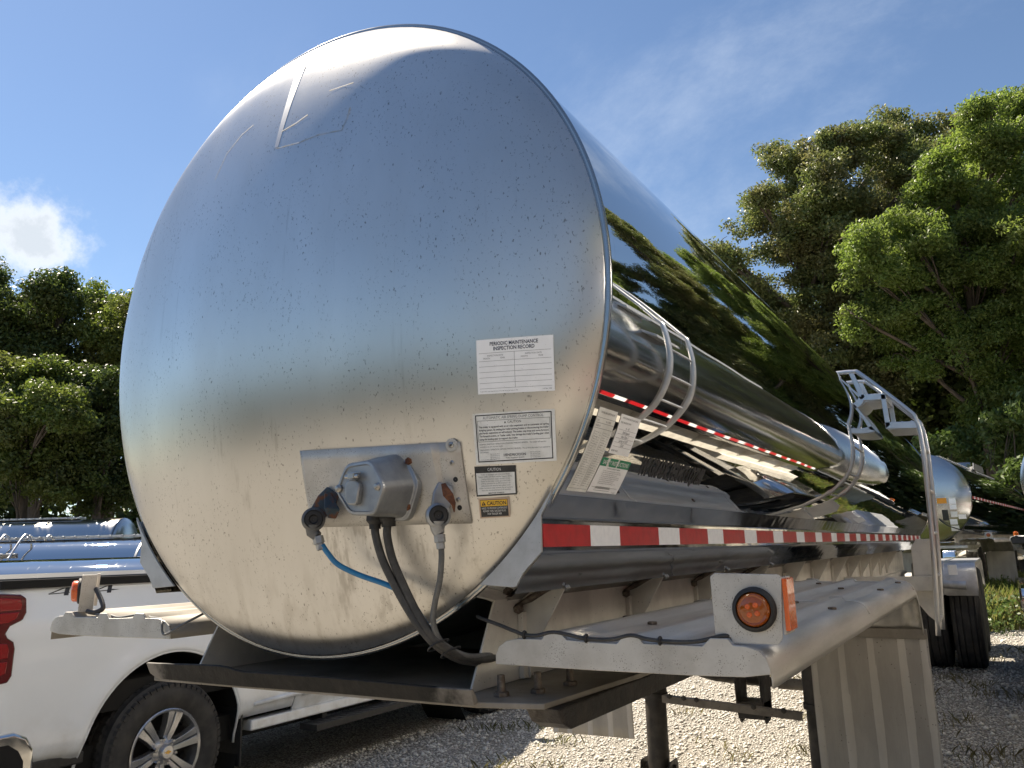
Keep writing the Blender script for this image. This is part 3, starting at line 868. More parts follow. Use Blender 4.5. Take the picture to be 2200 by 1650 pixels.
cb = (0.352, 1.700); cc_ = (0.349, 1.690)
sock = MB()
sock.loft([hexring(cb, -0.098, 0.165, 0.160), hexring(cb, -0.116, 0.165, 0.160), hexring(cb, -0.117, 0.148, 0.145), hexring(cc_, -0.200, 0.134, 0.116), hexring(cc_, -0.203, 0.120, 0.104)])
sock_o = sock.build('socket_body', 'cast_grey', trailer, smooth=40, bevel=0.002)
cv = MB()
cv.loft([hexring(cc_, -0.200, 0.138, 0.120), hexring(cc_, -0.209, 0.138, 0.120), hexring(cc_, -0.213, 0.132, 0.114), hexring(cc_, -0.2135, 0.122, 0.104), hexring(cc_, -0.210, 0.118, 0.100)])
cv.build('socket_cover', 'cast_grey', sock_o, smooth=40)
lid = MB()
lid_poly = [(0.318, 1.694), (0.322, 1.704), (0.331, 1.709), (0.347, 1.708), (0.356, 1.701), (0.359, 1.690), (0.354, 1.662), (0.349, 1.655), (0.328, 1.656), (0.322, 1.664)]
lid.prism(lid_poly, 'y', -0.224, -0.209)
lid.build('socket_lid', 'cast_grey', sock_o, smooth=30, bevel=0.003)
hg = MB(); hg.tube([(0.321, -0.224, 1.716), (0.358, -0.224, 1.7155)], 0.0048, 10); hg.box(0.332, 0.348, -0.230, -0.212, 1.711, 1.722); hg.tube([(0.322, -0.218, 1.724), (0.358, -0.218, 1.7235)], 0.002, 8)
hg.build('lid_hinge', 'bolt_steel', sock_o, bevel=0.0008)
for q in ((0.292, 1.6935), (0.401, 1.691)):
    MB().lathe([(0.0085, 0), (0.0085, 0.003), (0.006, 0.006), (0.0045, 0.009), (0.0005, 0.0095)], (q[0], -0.212, q[1]), (0, -1, 0), 14).build('cover_screw', 'bolt_steel', sock_o)
for q in ((0.409, 1.752), (0.407, 1.651)):
    MB().bolt((q[0], -0.112, q[1]), (0, -1, 0), 0.0085, 0.009).build('mounting_bolt', 'rust', sock_o)
gl = MB(); gl.lathe([(0.020, 0), (0.021, 0.012), (0.016, 0.020), (0.016, 0.030)], (0.352, -0.118, 1.640), (0, 0.1, -1), 18, True)
gl.lathe([(0.019, 0), (0.020, 0.012), (0.013, 0.02), (0.013, 0.03)], (0.322, -0.126, 1.636), (0, 0, -1), 18, True)
gl.build('cable_gland', 'black_rubber', sock_o)


def gladhand(c, axis, arm_top, mats, hose_dir, name='air_coupling'):
    c = Vector(c); ax = Vector(axis).normalized()
    g_ = MB()
    g_.lathe([(0.0005, -0.030), (0.011, -0.030), (0.013, -0.024), (0.013, -0.012), (0.023, -0.008), (0.027, 0.0), (0.027, 0.012), (0.0215, 0.016), (0.0215, 0.011)], c, ax, 28)
    g_.tube([c + Vector((0, 0, -0.012)), c + Vector((0, 0, -0.030)), c + Vector(hose_dir) * 0.040], [0.019, 0.015, 0.012], 14)
    root = g_.build(name, mats[0], trailer, smooth=40)
    MB().lathe([(0.021, 0.0105), (0.020, 0.014), (0.011, 0.0145), (0.008, 0.010), (0.0005, 0.0095)], c, ax, 24).build('rubber_seal', 'black_rubber', root)
    a = Vector(arm_top)
    d = (a - c); side = ax.cross(d).normalized() * 0.019; th = ax * 0.006
    b0 = c + d * 0.15; b1 = c + d * 0.95
    br = MB().loft([[tuple(b0 + side + th), tuple(b0 - side + th), tuple(b0 - side - th), tuple(b0 + side - th)],
                    [tuple(c + d * 0.6 + side * 1.25 + th), tuple(c + d * 0.6 - side * 1.25 + th), tuple(c + d * 0.6 - side * 1.25 - th), tuple(c + d * 0.6 + side * 1.25 - th)],
                    [tuple(b1 + side + th), tuple(b1 - side * 0.8 + th), tuple(b1 - side * 0.8 - th), tuple(b1 + side - th)]])
    br.build('bracket_arm', mats[1], root, smooth=30, bevel=0.003)
    hx = c + Vector(hose_dir) * 0.040
    MB().lathe([(0.0125, 0), (0.0125, 0.016), (0.0095, 0.018), (0.0095, 0.030), (0.0085, 0.031)], hx, hose_dir, 6).build('hose_fitting', 'cast_grey', root)
    return root


ga = gladhand((0.172, -0.165, 1.632), (0.72, -0.69, 0.05), (0.205, -0.130, 1.700), ('cast_dark', 'rusty_blue_paint'), Vector((0.28, 0.10, -1)).normalized())
MB().loft([[(0.196, -0.150, 1.690), (0.224, -0.162, 1.688), (0.216, -0.178, 1.690)], [(0.200, -0.140, 1.656), (0.246, -0.156, 1.652), (0.226, -0.188, 1.655)], [(0.206, -0.132, 1.634), (0.226, -0.148, 1.632), (0.214, -0.164, 1.634)]]).build('latch_plate', 'rusty_blue_paint', ga, smooth=0, bevel=0.003)
gb_ = gladhand((0.484, -0.112, 1.628), (0.72, -0.69, 0.05), (0.494, -0.090, 1.700), ('cast_grey', 'cast_grey'), Vector((0.10, 0.02, -1)).normalized())
MB().loft([[(0.500, -0.118, 1.694), (0.514, -0.124, 1.697), (0.508, -0.132, 1.694)], [(0.506, -0.116, 1.668), (0.536, -0.126, 1.672), (0.520, -0.142, 1.668)], [(0.532, -0.118, 1.648), (0.541, -0.124, 1.653), (0.534, -0.132, 1.648)], [(0.534, -0.120, 1.632), (0.537, -0.122, 1.634), (0.535, -0.125, 1.632)]]).build('latch_plate', 'rust', gb_, smooth=0, bevel=0.002)

MB().tube([(0.194, -0.158, 1.575), (0.204, -0.150, 1.556), (0.222, -0.135, 1.530), (0.262, -0.110, 1.506), (0.318, -0.092, 1.486), (0.352, -0.082, 1.470), (0.385, -0.070, 1.440), (0.410, -0.060, 1.400), (0.430, -0.040, 1.365), (0.450, -0.010, 1.335)], 0.0062, 10, 6).build('blue_air_hose', 'hose_blue', trailer, smooth=180)
MB().tube([(0.322, -0.126, 1.612), (0.326, -0.128, 1.590), (0.340, -0.122, 1.540), (0.362, -0.108, 1.485), (0.394, -0.094, 1.425), (0.424, -0.080, 1.380), (0.446, -0.060, 1.350), (0.460, 0.00, 1.318), (0.452, 0.10, 1.300), (0.430, 0.25, 1.292)], 0.0092, 10, 6).build('black_cable', 'hose_black', trailer, smooth=180)
MB().tube([(0.352, -0.118, 1.616), (0.352, -0.120, 1.590), (0.360, -0.112, 1.540), (0.380, -0.100, 1.485), (0.408, -0.088, 1.425), (0.436, -0.076, 1.380), (0.456, -0.054, 1.350), (0.470, 0.01, 1.322), (0.462, 0.11, 1.306), (0.440, 0.26, 1.300)], 0.0092, 10, 6).build('black_cable', 'hose_black', trailer, smooth=180)
MB().tube([(0.490, -0.108, 1.560), (0.489, -0.106, 1.535), (0.478, -0.098, 1.490), (0.458, -0.088, 1.445), (0.447, -0.080, 1.405), (0.450, -0.066, 1.370), (0.462, -0.040, 1.345), (0.474, 0.02, 1.322), (0.455, 0.14, 1.312)], 0.0066, 10, 6).build('grey_air_hose', 'hose_grey', trailer, smooth=180)
for q, rr_ in (((0.447, -0.062, 1.354), 0.026), ((0.457, -0.030, 1.336), 0.024)):
    MB().tube([(q[0] + rr_ * math.cos(t) * 0.8, q[1] + rr_ * math.sin(t), q[2] + rr_ * 0.5 * math.cos(t)) for t in np.linspace(0, 2 * math.pi, 13)], 0.0022, 6).build('cable_tie', 'black_rubber', trailer, smooth=180)

# ---- chassis: coupler plate, frame side plates, gussets
cp = MB()
cp.prism([(-0.525, -0.045), (0.53, -0.045), (0.675, -0.008), (0.70, 0.45), (0.70, 1.50), (-0.70, 1.50), (-0.70, 0.75), (-0.525, 0.60)], 'z', 1.228, 1.240)
cp.build('coupler_plate', 'film_shade_aluminium', trailer, smooth=0, bevel=0.002)  # darker metal puts the shade under the tank into the plate's colour
MB().prism([(-0.48, 0.03), (0.48, 0.03), (0.60, 0.06), (0.60, 1.49), (-0.51, 1.49), (-0.51, 0.06)], 'z', 1.215, 1.2275).build('coupler_underside', 'grease_black', trailer, smooth=0, bevel=0.004)
for sd in (1, -1):
    y0_ = 0.0 if sd > 0 else 0.75
    MB().prism([(y0_ + 0.005, 1.2275), (y0_ + 0.03, 1.195), (y0_ + 0.07, 1.178), (1.49, 1.178), (1.49, 1.2275)], 'x', sd * 0.62, sd * 0.698).build('coupler_side_rail', 'grease_black', trailer, smooth=0, bevel=0.004)
lp = MB()
XL = list(np.linspace(-0.54, 0.535, 37))
def lipz(x):
    return 1.276 + 0.006 * sst(-0.54, -0.25, x) - 0.010 * sst(-0.23, -0.15, x) - 0.004 * sst(0.0, 0.5, x)
rings = []
for i, x in enumerate(XL):
    e = 0.018 * sst(-0.50, -0.54, x)
    zt = lipz(x); yb = -0.050 + 0.004 * math.sin(x * 9)
    rings.append([(x, yb - 0.016, zt), (x, yb - 0.006, zt + 0.001), (x, yb + 0.012, 1.2405), (x, yb - 0.002, 1.2335 + e * 0.8)])
lp.loft(rings)
lp.build('coupler_lip', 'worn_lip', trailer, smooth=40, bevel=0.002)
for sd in (1, -1):
    ZT = lambda y: ZC - math.sqrt((R + 0.004) ** 2 - 0.459 ** 2)
    side = [(0.040, 1.2405), (0.150, ZT(0) + 0.008), (LT - 0.1, ZT(0) + 0.008), (LT - 0.1, 1.02), (6.4, 1.02), (5.2, 1.2), (4.5, 1.2405)]
    xs0 = 0.459 * sd
    MB().prism(side, 'x', xs0 - 0.003, xs0 + 0.003).build('frame_side_plate', 'frame_aluminium', trailer, smooth=0, bevel=0.001)
    if sd > 0:
        ylist = [0.275, 0.955, 1.625, 2.32, 3.12, 3.86, 4.55, 5.2, 5.8, 6.4, 7.0, 7.5]
    else:
        ylist = [0.275, 0.955, 1.625, 2.32, 3.12]
    for yg in ylist:
        gp = MB()
        poly = [(xs0 + 0.004 * sd, 1.242), (xs0 + 0.004 * sd, 1.437), (xs0 + 0.045 * sd, 1.462), (xs0 + 0.136 * sd, 1.470), (xs0 + 0.030 * sd, 1.30), (xs0 + 0.022 * sd, 1.242)]
        gp.prism(poly, 'y', yg, yg + 0.006)
        gp.box(xs0 + 0.004 * sd, xs0 + 0.018 * sd, yg - 0.022, yg - 0.0005, 1.243, 1.40)
        go_ = gp.build('gusset', 'frame_aluminium', trailer, smooth=0, bevel=0.0012)
        if yg < 3:
            bo = MB(); bo.bolt((xs0 + 0.010 * sd, yg - 0.024, 1.412), (0.3 * sd, -1, -0.4), 0.013, 0.016)
            bo.tube([(xs0 + 0.006 * sd, yg - 0.018, 1.418), (xs0 + 0.030 * sd, yg + 0.0, 1.432), (xs0 + 0.080 * sd, yg - 0.006, 1.455), (xs0 + 0.118 * sd, yg - 0.006, 1.468)], [0.004, 0.010, 0.008, 0.004], 8, 4)
            bo.build('clamp_bolt', 'bolt_rusty', go_)
            MB().bolt((xs0 + 0.148 * sd, yg - 0.030, 1.462), (0.6 * sd, -0.3, -0.8), 0.008, 0.008).build('fairing_screw', 'bolt_steel', go_)
    lo = MB(); lo.box(min(xs0, xs0 + 0.05 * sd), max(xs0, xs0 + 0.05 * sd), 0.9, 8.9, 1.19, 1.2272); lo.build('frame_rail', 'frame_aluminium', trailer, smooth=0, bevel=0.003)
    # saddle strip under the barrel with stitch welds
    MB().grid(lambda u, v: (sd * (R + 0.004) * math.cos(RAD(-57.5 + 9.0 * v)), 0.2 + u * 8.6, ZC + (R + 0.004) * math.sin(RAD(-57.5 + 9.0 * v))), 8, 6).build('saddle_strip', 'film_shade_aluminium', trailer, smooth=180)
    wd = MB()
    for k in range(18):
        yw = 0.42 + k * 0.145
        wd.tube([on_cyl(yw, RAD(-50.6 if sd > 0 else 230.6), 0.006), on_cyl(yw + 0.075, RAD(-50.6 if sd > 0 else 230.6), 0.006)], 0.004, 6)
    wd.build('weld_beads', 'bolt_rusty', trailer)
    for q in (((0.545, 0.035), (0.60, 0.10), (0.62, 0.22)) if sd > 0 else ()):
        bl = MB(); bl.bolt((sd * q[0], q[1], 1.2405), (0, 0, 1), 0.017, 0.010); bl.lathe([(0.0095, 0.009), (0.0085, 0.044), (0.0005, 0.045)], (sd * q[0], q[1], 1.2405), (0, 0, 1), 12)
        bl.build('coupler_bolt', 'bolt_rusty', trailer)
for yc_ in (0.75, 2.0, 3.3, 4.8, 6.2, 7.6):
    MB().box(-0.456, 0.456, yc_, yc_ + 0.06, 1.2405, 1.34).build('cross_member', 'film_shade_aluminium', trailer, smooth=0, bevel=0.003)

# ---- fenders, mud flaps, marker lamps
FPROF = [(0.545, 1.309), (0.545, 1.328), (0.554, 1.346), (0.572, 1.358), (0.600, 1.364), (0.640, 1.365), (0.660, 1.364), (0.671, 1.377), (0.707, 1.378), (0.719, 1.365),
         (0.786, 1.362), (0.833, 1.361), (0.848, 1.376), (0.880, 1.376), (0.889, 1.363), (0.950, 1.363), (1.010, 1.362), (1.026, 1.377), (1.059, 1.377), (1.069, 1.365),
         (1.092, 1.364), (1.114, 1.358), (1.128, 1.345), (1.135, 1.325), (1.137, 1.305), (1.137, 1.291)]


def fender(sd, y_end, dz, flapz):
    YR = 0.26  # radius of the rolled rear end
    path = [(0.02 + (y_end - YR - 0.02) * k / 10, 0.0, 0.0) for k in range(11)]
    for k in range(1, 11):
        t = RAD(90) * k / 10
        path.append((y_end - YR + YR * math.sin(t), -YR * (1 - math.cos(t)), t))
    fb = MB(); zr = 1.365
    vs = []
    for (yy, dzz, t) in path:
        for (x, z) in FPROF:
            h = z - zr
            vs.append((sd * x, yy + h * math.sin(t), zr + dz + dzz + h * math.cos(t)))
    n = len(FPROF)
    fb.v = vs; fb.f = [(j * n + i, j * n + i + 1, (j + 1) * n + i + 1, (j + 1) * n + i) for j in range(len(path) - 1) for i in range(n - 1)]
    fo = fb.build('fender', 'fender_top' if sd > 0 else 'fender_dusty', trailer, smooth=60, solid=0.0035)
    # front lip closes the section
    lipb = [(0.545, 1.309), (0.787, 1.307), (0.984, 1.307), (1.085, 1.309), (1.134, 1.316)]
    MB().prism([(sd * x, z + dz) for x, z in FPROF[1:-2]] + [(sd * x, z + dz) for x, z in lipb[::-1]], 'y', 0.014, 0.0195).build('front_lip', 'dull_aluminium', fo, smooth=0, bevel=0.0015)
    for yj in (1.28, 2.70):
        MB().tube([(sd * x, yj, z + dz + 0.0015) for x, z in FPROF[3:-2]], 0.004, 6).build('section_joint', 'dull_aluminium', fo, smooth=180)
    for (bx, by) in ((0.63, 0.55), (0.76, 0.40), (0.76, 1.55), (0.93, 1.20), (1.085, 0.95), (0.93, 2.05), (1.09, 1.95), (0.63, 1.9), (0.76, 2.5), (1.09, 2.55)):
        MB().bolt((sd * bx, by, 1.364 + dz), (0, 0, 1), 0.013, 0.007).build('fender_bolt', 'bolt_rusty', fo)
    for k, yb in enumerate((0.62, 2.1)):
        MB().box(min(sd * 0.46, sd * 1.05), max(sd * 0.46, sd * 1.05), yb, yb + 0.05, 1.285 + dz, 1.325 + dz).build('fender_support', 'film_shade_aluminium', fo, smooth=0, bevel=0.003)
    # flap
    zt = zr + dz - YR + 0.01; yf = y_end - 0.012
    def fy(px_, v): return yf + 0.012 * math.sin(v * 5.6 + px_ * 4) * v
    H_ = zt - flapz
    flap = MB().grid(lambda u, v: (sd * (0.590 + 0.555 * u), fy(0.590 + 0.555 * u, v) + 0.0012 * math.sin(u * 300), zt - H_ * v), 120, 10).build('mud_flap', 'mudflap', trailer, smooth=60, solid=0.005)
    for c0 in (0.610, 0.745, 0.885, 1.025, 1.122):
        w0 = 0.022 if 0.62 < c0 < 1.1 else 0.018
        MB().grid(lambda u, v: (sd * (c0 - w0 + 2 * w0 * u), fy(c0, v) - 0.0035 - 0.004 * math.sin(math.pi * u) ** 0.5, zt - 0.035 - (H_ - 0.038) * v), 8, 10).build('flap_rib', 'flap_rib', flap, smooth=60)
    MB().box(min(sd * 0.588, sd * 1.147), max(sd * 0.588, sd * 1.147), yf - 0.020, yf - 0.0095, zt - 0.03, zt + 0.015).build('clamp_bar', 'film_shade_aluminium', flap, smooth=0, bevel=0.002)
    return fo


fR = fender(1, 3.0, 0.0, 0.36)
fL = fender(-1, 3.42, 0.022, 0.40)

# right lamp bracket: folded plate standing on the fender with round lamp and side reflector
br = MB()
brp = [(1.033, 1.383), (1.040, 1.378), (1.062, 1.378), (1.066, 1.367), (1.150, 1.368), (1.158, 1.378), (1.166, 1.488), (1.160, 1.493), (1.040, 1.497), (1.031, 1.490)]
br.prism([(x, z) for x, z in brp], 'y', 0.026, 0.030)
br.box(1.1605, 1.1655, 0.030, 0.10, 1.385, 1.488)
lampR = br.build('lamp_bracket', 'dull_aluminium', trailer, smooth=0, bevel=0.001)
LC = (1.112, 0.026, 1.430)
MB().lathe([(0.041, 0.0), (0.041, 0.006), (0.038, 0.011), (0.033, 0.012), (0.031, 0.006), (0.031, 0.0)], LC, (0, -1, 0), 40).build('rubber_grommet', 'black_rubber', lampR, smooth=60)
MB().lathe([(0.0308, 0.004), (0.0305, 0.013), (0.027, 0.0165), (0.024, 0.0155), (0.0225, 0.0165), (0.012, 0.018), (0.0005, 0.0183)], LC, (0, -1, 0), 36).build('amber_lens', 'lens_amber', lampR, smooth=50)
for k in range(4):
    t = RAD(45 + 90 * k + 10)
    MB().lathe([(0.0055, 0.0165), (0.005, 0.0195), (0.003, 0.0205), (0.0005, 0.0195)], (LC[0] + 0.0105 * math.cos(t), LC[1], LC[2] + 0.0105 * math.sin(t)), (0, -1, 0), 14).build('lens_optic', 'lens_amber_strip', lampR, smooth=60)
MB().box(1.1658, 1.1745, 0.024, 0.085, 1.392, 1.486).build('side_reflector', 'lens_amber_strip', lampR, smooth=0, bevel=0.002)
# left lamp bracket: narrow channel, lamp faces outwards
nv_ = Vector((-0.543, -0.839, 0)); tv_ = Vector((0.839, -0.543, 0)); bc_ = Vector((-1.032, 0.065, 0))
def lbx(n0, n1, t0, t1, z0, z1, lean=0.010):
    vs_ = [bc_ + nv_ * n + tv_ * t + Vector((lean * (z - 1.4) / 0.11, 0, z)) for z in (z0, z1) for (n, t) in ((n0, t0), (n1, t0), (n1, t1), (n0, t1))]
    return [tuple(q) for q in vs_], [(0, 1, 2, 3), (4, 5, 6, 7), (0, 1, 5, 4), (1, 2, 6, 5), (2, 3, 7, 6), (3, 0, 4, 7)]
bl = MB(); bl.add(*lbx(-0.020, 0.022, 0.036, 0.040, 1.398, 1.512)); bl.add(*lbx(0.0185, 0.022, -0.04, 0.0355, 1.398, 1.512))
lampL = bl.build('lamp_bracket', 'dull_aluminium', trailer, smooth=0, bevel=0.001)
MB().add(*lbx(-0.030, -0.0205, -0.03, 0.030, 1.415, 1.515)).build('bracket_flange', 'flap_rib', lampL, smooth=0, bevel=0.001)
lc_ = bc_ + nv_ * 0.022 + Vector((0.006, 0, 1.462))
MB().lathe([(0.040, 0.0), (0.040, 0.006), (0.034, 0.009), (0.032, 0.003)], lc_, nv_, 30).build('rubber_grommet', 'black_rubber', lampL, smooth=60)
MB().lathe([(0.033, 0.003), (0.033, 0.020), (0.027, 0.026), (0.0005, 0.028)], lc_, nv_, 30).build('amber_lens', 'lens_amber_strip', lampL, smooth=50)
MB().tube([(-0.978, 0.06, 1.468), (-0.955, 0.055, 1.452), (-0.925, 0.05, 1.425), (-0.915, 0.045, 1.408), (-0.930, 0.03, 1.398), (-0.955, 0.02, 1.402)], 0.0075, 8, 5).build('lamp_cable', 'hose_black', trailer, smooth=180)
MB().tube([(-0.955, 0.025, 1.399), (-0.93, 0.03, 1.393), (-0.86, 0.03, 1.392), (-0.80, 0.024, 1.386), (-0.74, 0.03, 1.392), (-0.70, 0.034, 1.396), (-0.66, 0.03, 1.388), (-0.60, 0.022, 1.384), (-0.575, 0.008, 1.372), (-0.565, 0.004, 1.350), (-0.545, 0.004, 1.346), (-0.49, 0.02, 1.375), (-0.46, 0.06, 1.40)], 0.0035, 8, 5).build('lamp_wire', 'hose_grey', trailer, smooth=180)
MB().tube([(0.47, 0.06, 1.405), (0.50, 0.035, 1.402), (0.55, 0.020, 1.392), (0.59, 0.018, 1.380), (0.618, 0.016, 1.3725), (0.65, 0.015, 1.372), (0.685, 0.016, 1.379), (0.72, 0.016, 1.376), (0.76, 0.016, 1.369), (0.82, 0.016, 1.3685), (0.864, 0.016, 1.3775), (0.90, 0.016, 1.371), (0.95, 0.016, 1.368), (1.00, 0.018, 1.370), (1.045, 0.022, 1.380), (1.065, 0.035, 1.380)], 0.0042, 8, 5).build('lamp_cable', 'hose_black', trailer, smooth=180)
for xq, zq in ((0.618, 1.3725), (0.765, 1.369), (0.925, 1.369)):
    MB().tube([(xq, 0.016 + 0.0068 * math.cos(t), zq + 0.0068 * math.sin(t)) for t in np.linspace(0, 2 * math.pi, 11)], 0.003, 6).build('cable_clip', 'black_rubber', trailer, smooth=180)

# ---- landing gear
for sd in (1, -1):
    lg = MB(); lg.lathe([(0.074, 0), (0.074, 0.55)], (sd * 0.49, 3.55, 0.66), (0, 0, 1), 24, True); lg.lathe([(0.080, 0), (0.080, 0.035)], (sd * 0.49, 3.55, 0.625), (0, 0, 1), 24, True)
    leg = lg.build('landing_leg', 'landing_black', trailer, smooth=40, bevel=0.003)
    MB().lathe([(0.066, 0), (0.066, 0.43)], (sd * 0.49, 3.55, 0.20), (0, 0, 1), 24, True).build('inner_tube', 'landing_black', leg, smooth=40)
    ft = MB(); zf = gz(sd * 0.49, 3.55)
    ft.prism([(3.43, zf + 0.02), (3.67, zf + 0.02), (3.615, 0.27), (3.485, 0.27)], 'x', sd * 0.49 - 0.098, sd * 0.49 - 0.088)
    ft.prism([(3.43, zf + 0.02), (3.67, zf + 0.02), (3.615, 0.27), (3.485, 0.27)], 'x', sd * 0.49 + 0.088, sd * 0.49 + 0.098)
    ft.box(sd * 0.49 - 0.13, sd * 0.49 + 0.13, 3.42, 3.68, zf, zf + 0.02)
    ft.tube([(sd * 0.49 - 0.115, 3.55, 0.225), (sd * 0.49 + 0.115, 3.55, 0.225)], 0.02, 10)
    ft.build('foot', 'landing_black', leg, smooth=30, bevel=0.004)
    MB().tube([(sd * 0.44, 3.56, 1.19), (sd * 0.16, 4.1, 0.84)], 0.026, 8).build('leg_brace', 'landing_black', trailer)
    MB().box(sd * 0.49 - 0.09, sd * 0.49 + 0.09, 3.46, 3.64, 1.12, 1.196).build('leg_mount', 'landing_black', trailer, smooth=0, bevel=0.004)
cbx = MB(); cbx.prism([(-0.41, 0.66), (0.42, 0.615), (0.42, 0.572), (-0.41, 0.617)], 'y', 3.455, 3.462); cbx.prism([(-0.41, 0.66), (0.42, 0.615), (0.42, 0.609), (-0.41, 0.654)], 'y', 3.462, 3.50)
cb_o = cbx.build('cross_bar', 'dusty_steel', trailer, smooth=0, bevel=0.001)
for xq in (-0.36, -0.27, -0.19, 0.15, 0.32):
    MB().bolt((xq, 3.4555, 0.638 - 0.0542 * (xq + 0.0)), (0, -1, 0), 0.016, 0.008).build('bar_bolt', 'landing_black', cb_o)
MB().tube([(-0.42, 3.9, 0.80), (-0.2, 3.9, 0.72), (0.42, 3.9, 0.70)], 0.03, 10, 4).build('brace_tube', 'landing_black', trailer, smooth=180)
hk = MB()
for xq in (0.0, 0.15):
    hk.prism([(3.62, 0.78), (3.86, 0.78), (3.85, 0.56), (3.80, 0.50), (3.70, 0.49), (3.64, 0.56)], 'x', xq - 0.006, xq + 0.006)
hk.box(-0.006, 0.156, 3.66, 3.82, 0.52, 0.62)
hk.build('gear_box', 'landing_black', trailer, smooth=0, bevel=0.004)
MB().tube([(0.25, 3.7, 0.73), (0.47, 3.62, 0.74)], 0.032, 12).build('cross_shaft', 'dusty_steel', trailer)

# ---- ladder on the right flank
for k, yl in enumerate((4.90, 5.36)):
    MB().tube([(0.50, yl, 2.80), (0.56, yl, 2.805), (0.70, yl, 2.80), (0.76, yl, 2.765), (1.04, yl, 2.47), (1.08, yl, 2.40), (1.098, yl, 2.28), (1.100, yl, 2.04), (1.085, yl, 1.49), (1.05, yl, 0.91)], 0.0165, 10, 4).build('ladder_rail', 'ladder_metal', trailer, smooth=180)
    st_ = MB()
    for poly in ([(0.668, 2.795), (0.702, 2.795), (0.765, 2.60), (0.735, 2.575)], [(0.735, 2.575), (0.735, 2.622), (0.905, 2.612), (0.905, 2.566)], [(0.868, 2.607), (0.902, 2.607), (0.912, 2.375), (0.878, 2.35)], [(0.878, 2.35), (0.878, 2.40), (1.090, 2.385), (1.090, 2.335)]):
        st_.prism(poly, 'y', yl - 0.010 + 0.001 * k, yl + 0.010)
    st_.build('stringer', 'ladder_metal', trailer, smooth=0, bevel=0.003)
for (xa, xb, zz) in ((0.75, 0.90, 2.612), (0.89, 1.08, 2.388)):
    stp = MB(); stp.box(xa, xb, 4.912, 5.348, zz - 0.045, zz + 0.004)
    for i in range(3):
        for j in range(5): stp.ball((xa + (xb - xa) * (i + 0.5) / 3, 4.96 + j * 0.085, zz + 0.004), 0.013, 8, 4)
    stp.build('step', 'ladder_metal', trailer, smooth=40)
for zz in np.arange(1.0, 2.25, 0.30):
    xr = float(np.interp(zz, [0.91, 1.49, 2.04], [1.05, 1.085, 1.10]))
    MB().tube([(xr, 4.90, zz), (xr, 5.36, zz)], 0.013, 8).build('rung', 'ladder_metal', trailer)
lb = MB(); lb.box(0.465, 1.06, 5.0, 5.06, 1.20, 1.30); lb.prism([(0.93, 1.50), (0.97, 1.56), (1.06, 1.56), (1.045, 0.98), (0.99, 1.03), (0.93, 1.12)], 'y', 5.07, 5.08)
lb.build('ladder_support', 'frame_aluminium', trailer, smooth=0, bevel=0.003)
hr = MB(); hr.tube([(0.42, 3.9, 2.90), (0.42, 3.9, 2.96), (0.42, 4.8, 2.96), (0.42, 4.8, 2.90)], 0.014, 8); hr.box(0.36, 0.45, 3.8, 4.85, 2.86, 2.93)
hr.build('roof_walkway', 'end_plate', trailer, smooth=40)

# ---- bogie
def wheel_mb(c, side, rad=0.505, w=0.28):
    """dual truck wheel: returns tyre, rim builders; axis along x"""
    x0 = c[0]; t = MB()
    h = w / 2
    pr = [(0.29, -h * 0.8), (0.33, -h * 0.95), (0.42, -h), (0.475, -h * 0.94), (0.497, -h * 0.80), (rad, -h * 0.72)]
    gx = [-0.62, -0.25, 0.25, 0.62]
    for gq in gx:
        pr += [(rad, (gq - 0.05) * h), (rad - 0.013, (gq - 0.03) * h), (rad - 0.013, (gq + 0.03) * h), (rad, (gq + 0.05) * h)]
    pr += [(rad, h * 0.72), (0.497, h * 0.80), (0.475, h * 0.94), (0.42, h), (0.33, h * 0.95), (0.29, h * 0.8)]
    t.lathe(pr, c, (1, 0, 0), 48)
    rm = MB(); rm.lathe([(0.29, -h * 0.8), (0.275, -h * 0.6), (0.26, 0), (0.275, side * h * 0.6), (0.20, side * h * 0.25), (0.13, side * h * 0.3), (0.11, side * h * 0.7), (0.0005, side * h * 0.72)] if side > 0 else [(0.29, h * 0.8), (0.275, h * 0.6), (0.26, 0), (0.275, side * h * 0.6), (0.20, side * h * 0.25), (0.13, side * h * 0.3), (0.11, side * h * 0.7), (0.0005, side * h * 0.72)], c, (1, 0, 0), 32)
    return t, rm


def bogie(par, ya, zg, fend_mat='chrome', sides=(1, -1), fend_y=True):
    for yy in ya:
        MB().tube([(-0.95, yy, zg + 0.505), (0.95, yy, zg + 0.505)], 0.065, 12).build('axle', 'landing_black', par)
        for sd in sides:
            for xo in (0.75, 1.07):
                t, rm = wheel_mb((sd * xo, yy, zg + 0.505), sd)
                to = t.build('wheel', 'tyre', par, smooth=40)
                rm.build('rim', 'alloy_wheel', to, smooth=40)
    for sd in sides:
        f = MB()
        y0, y1 = ya[0] - 0.60, ya[-1] + 0.60
        zt = zg + 1.11
        path = [(y0 - 0.02, zt - 0.33), (y0, zt - 0.20), (y0 + 0.04, zt - 0.08), (y0 + 0.11, zt - 0.02), (y0 + 0.2, zt), (y1 - 0.2, zt), (y1 - 0.08, zt - 0.04), (y1, zt - 0.18), (y1 + 0.02, zt - 0.33)]
        rows = []
        for (yy, zz) in path:
            rows.append([(sd * 0.62, yy, zz), (sd * 0.90, yy, zz), (sd * 0.905, yy, zz + 0.008), (sd * 0.925, yy, zz + 0.008), (sd * 0.93, yy, zz), (sd * 1.215, yy, zz), (sd * 1.225, yy, zz - 0.03)])
        n_ = 7
        f.v = [q for r_ in rows for q in r_]; f.f = [(j * n_ + i, j * n_ + i + 1, (j + 1) * n_ + i + 1, (j + 1) * n_ + i) for j in range(len(rows) - 1) for i in range(n_ - 1)]
        f.build('wheel_fender', fend_mat, par, smooth=50, solid=0.006)


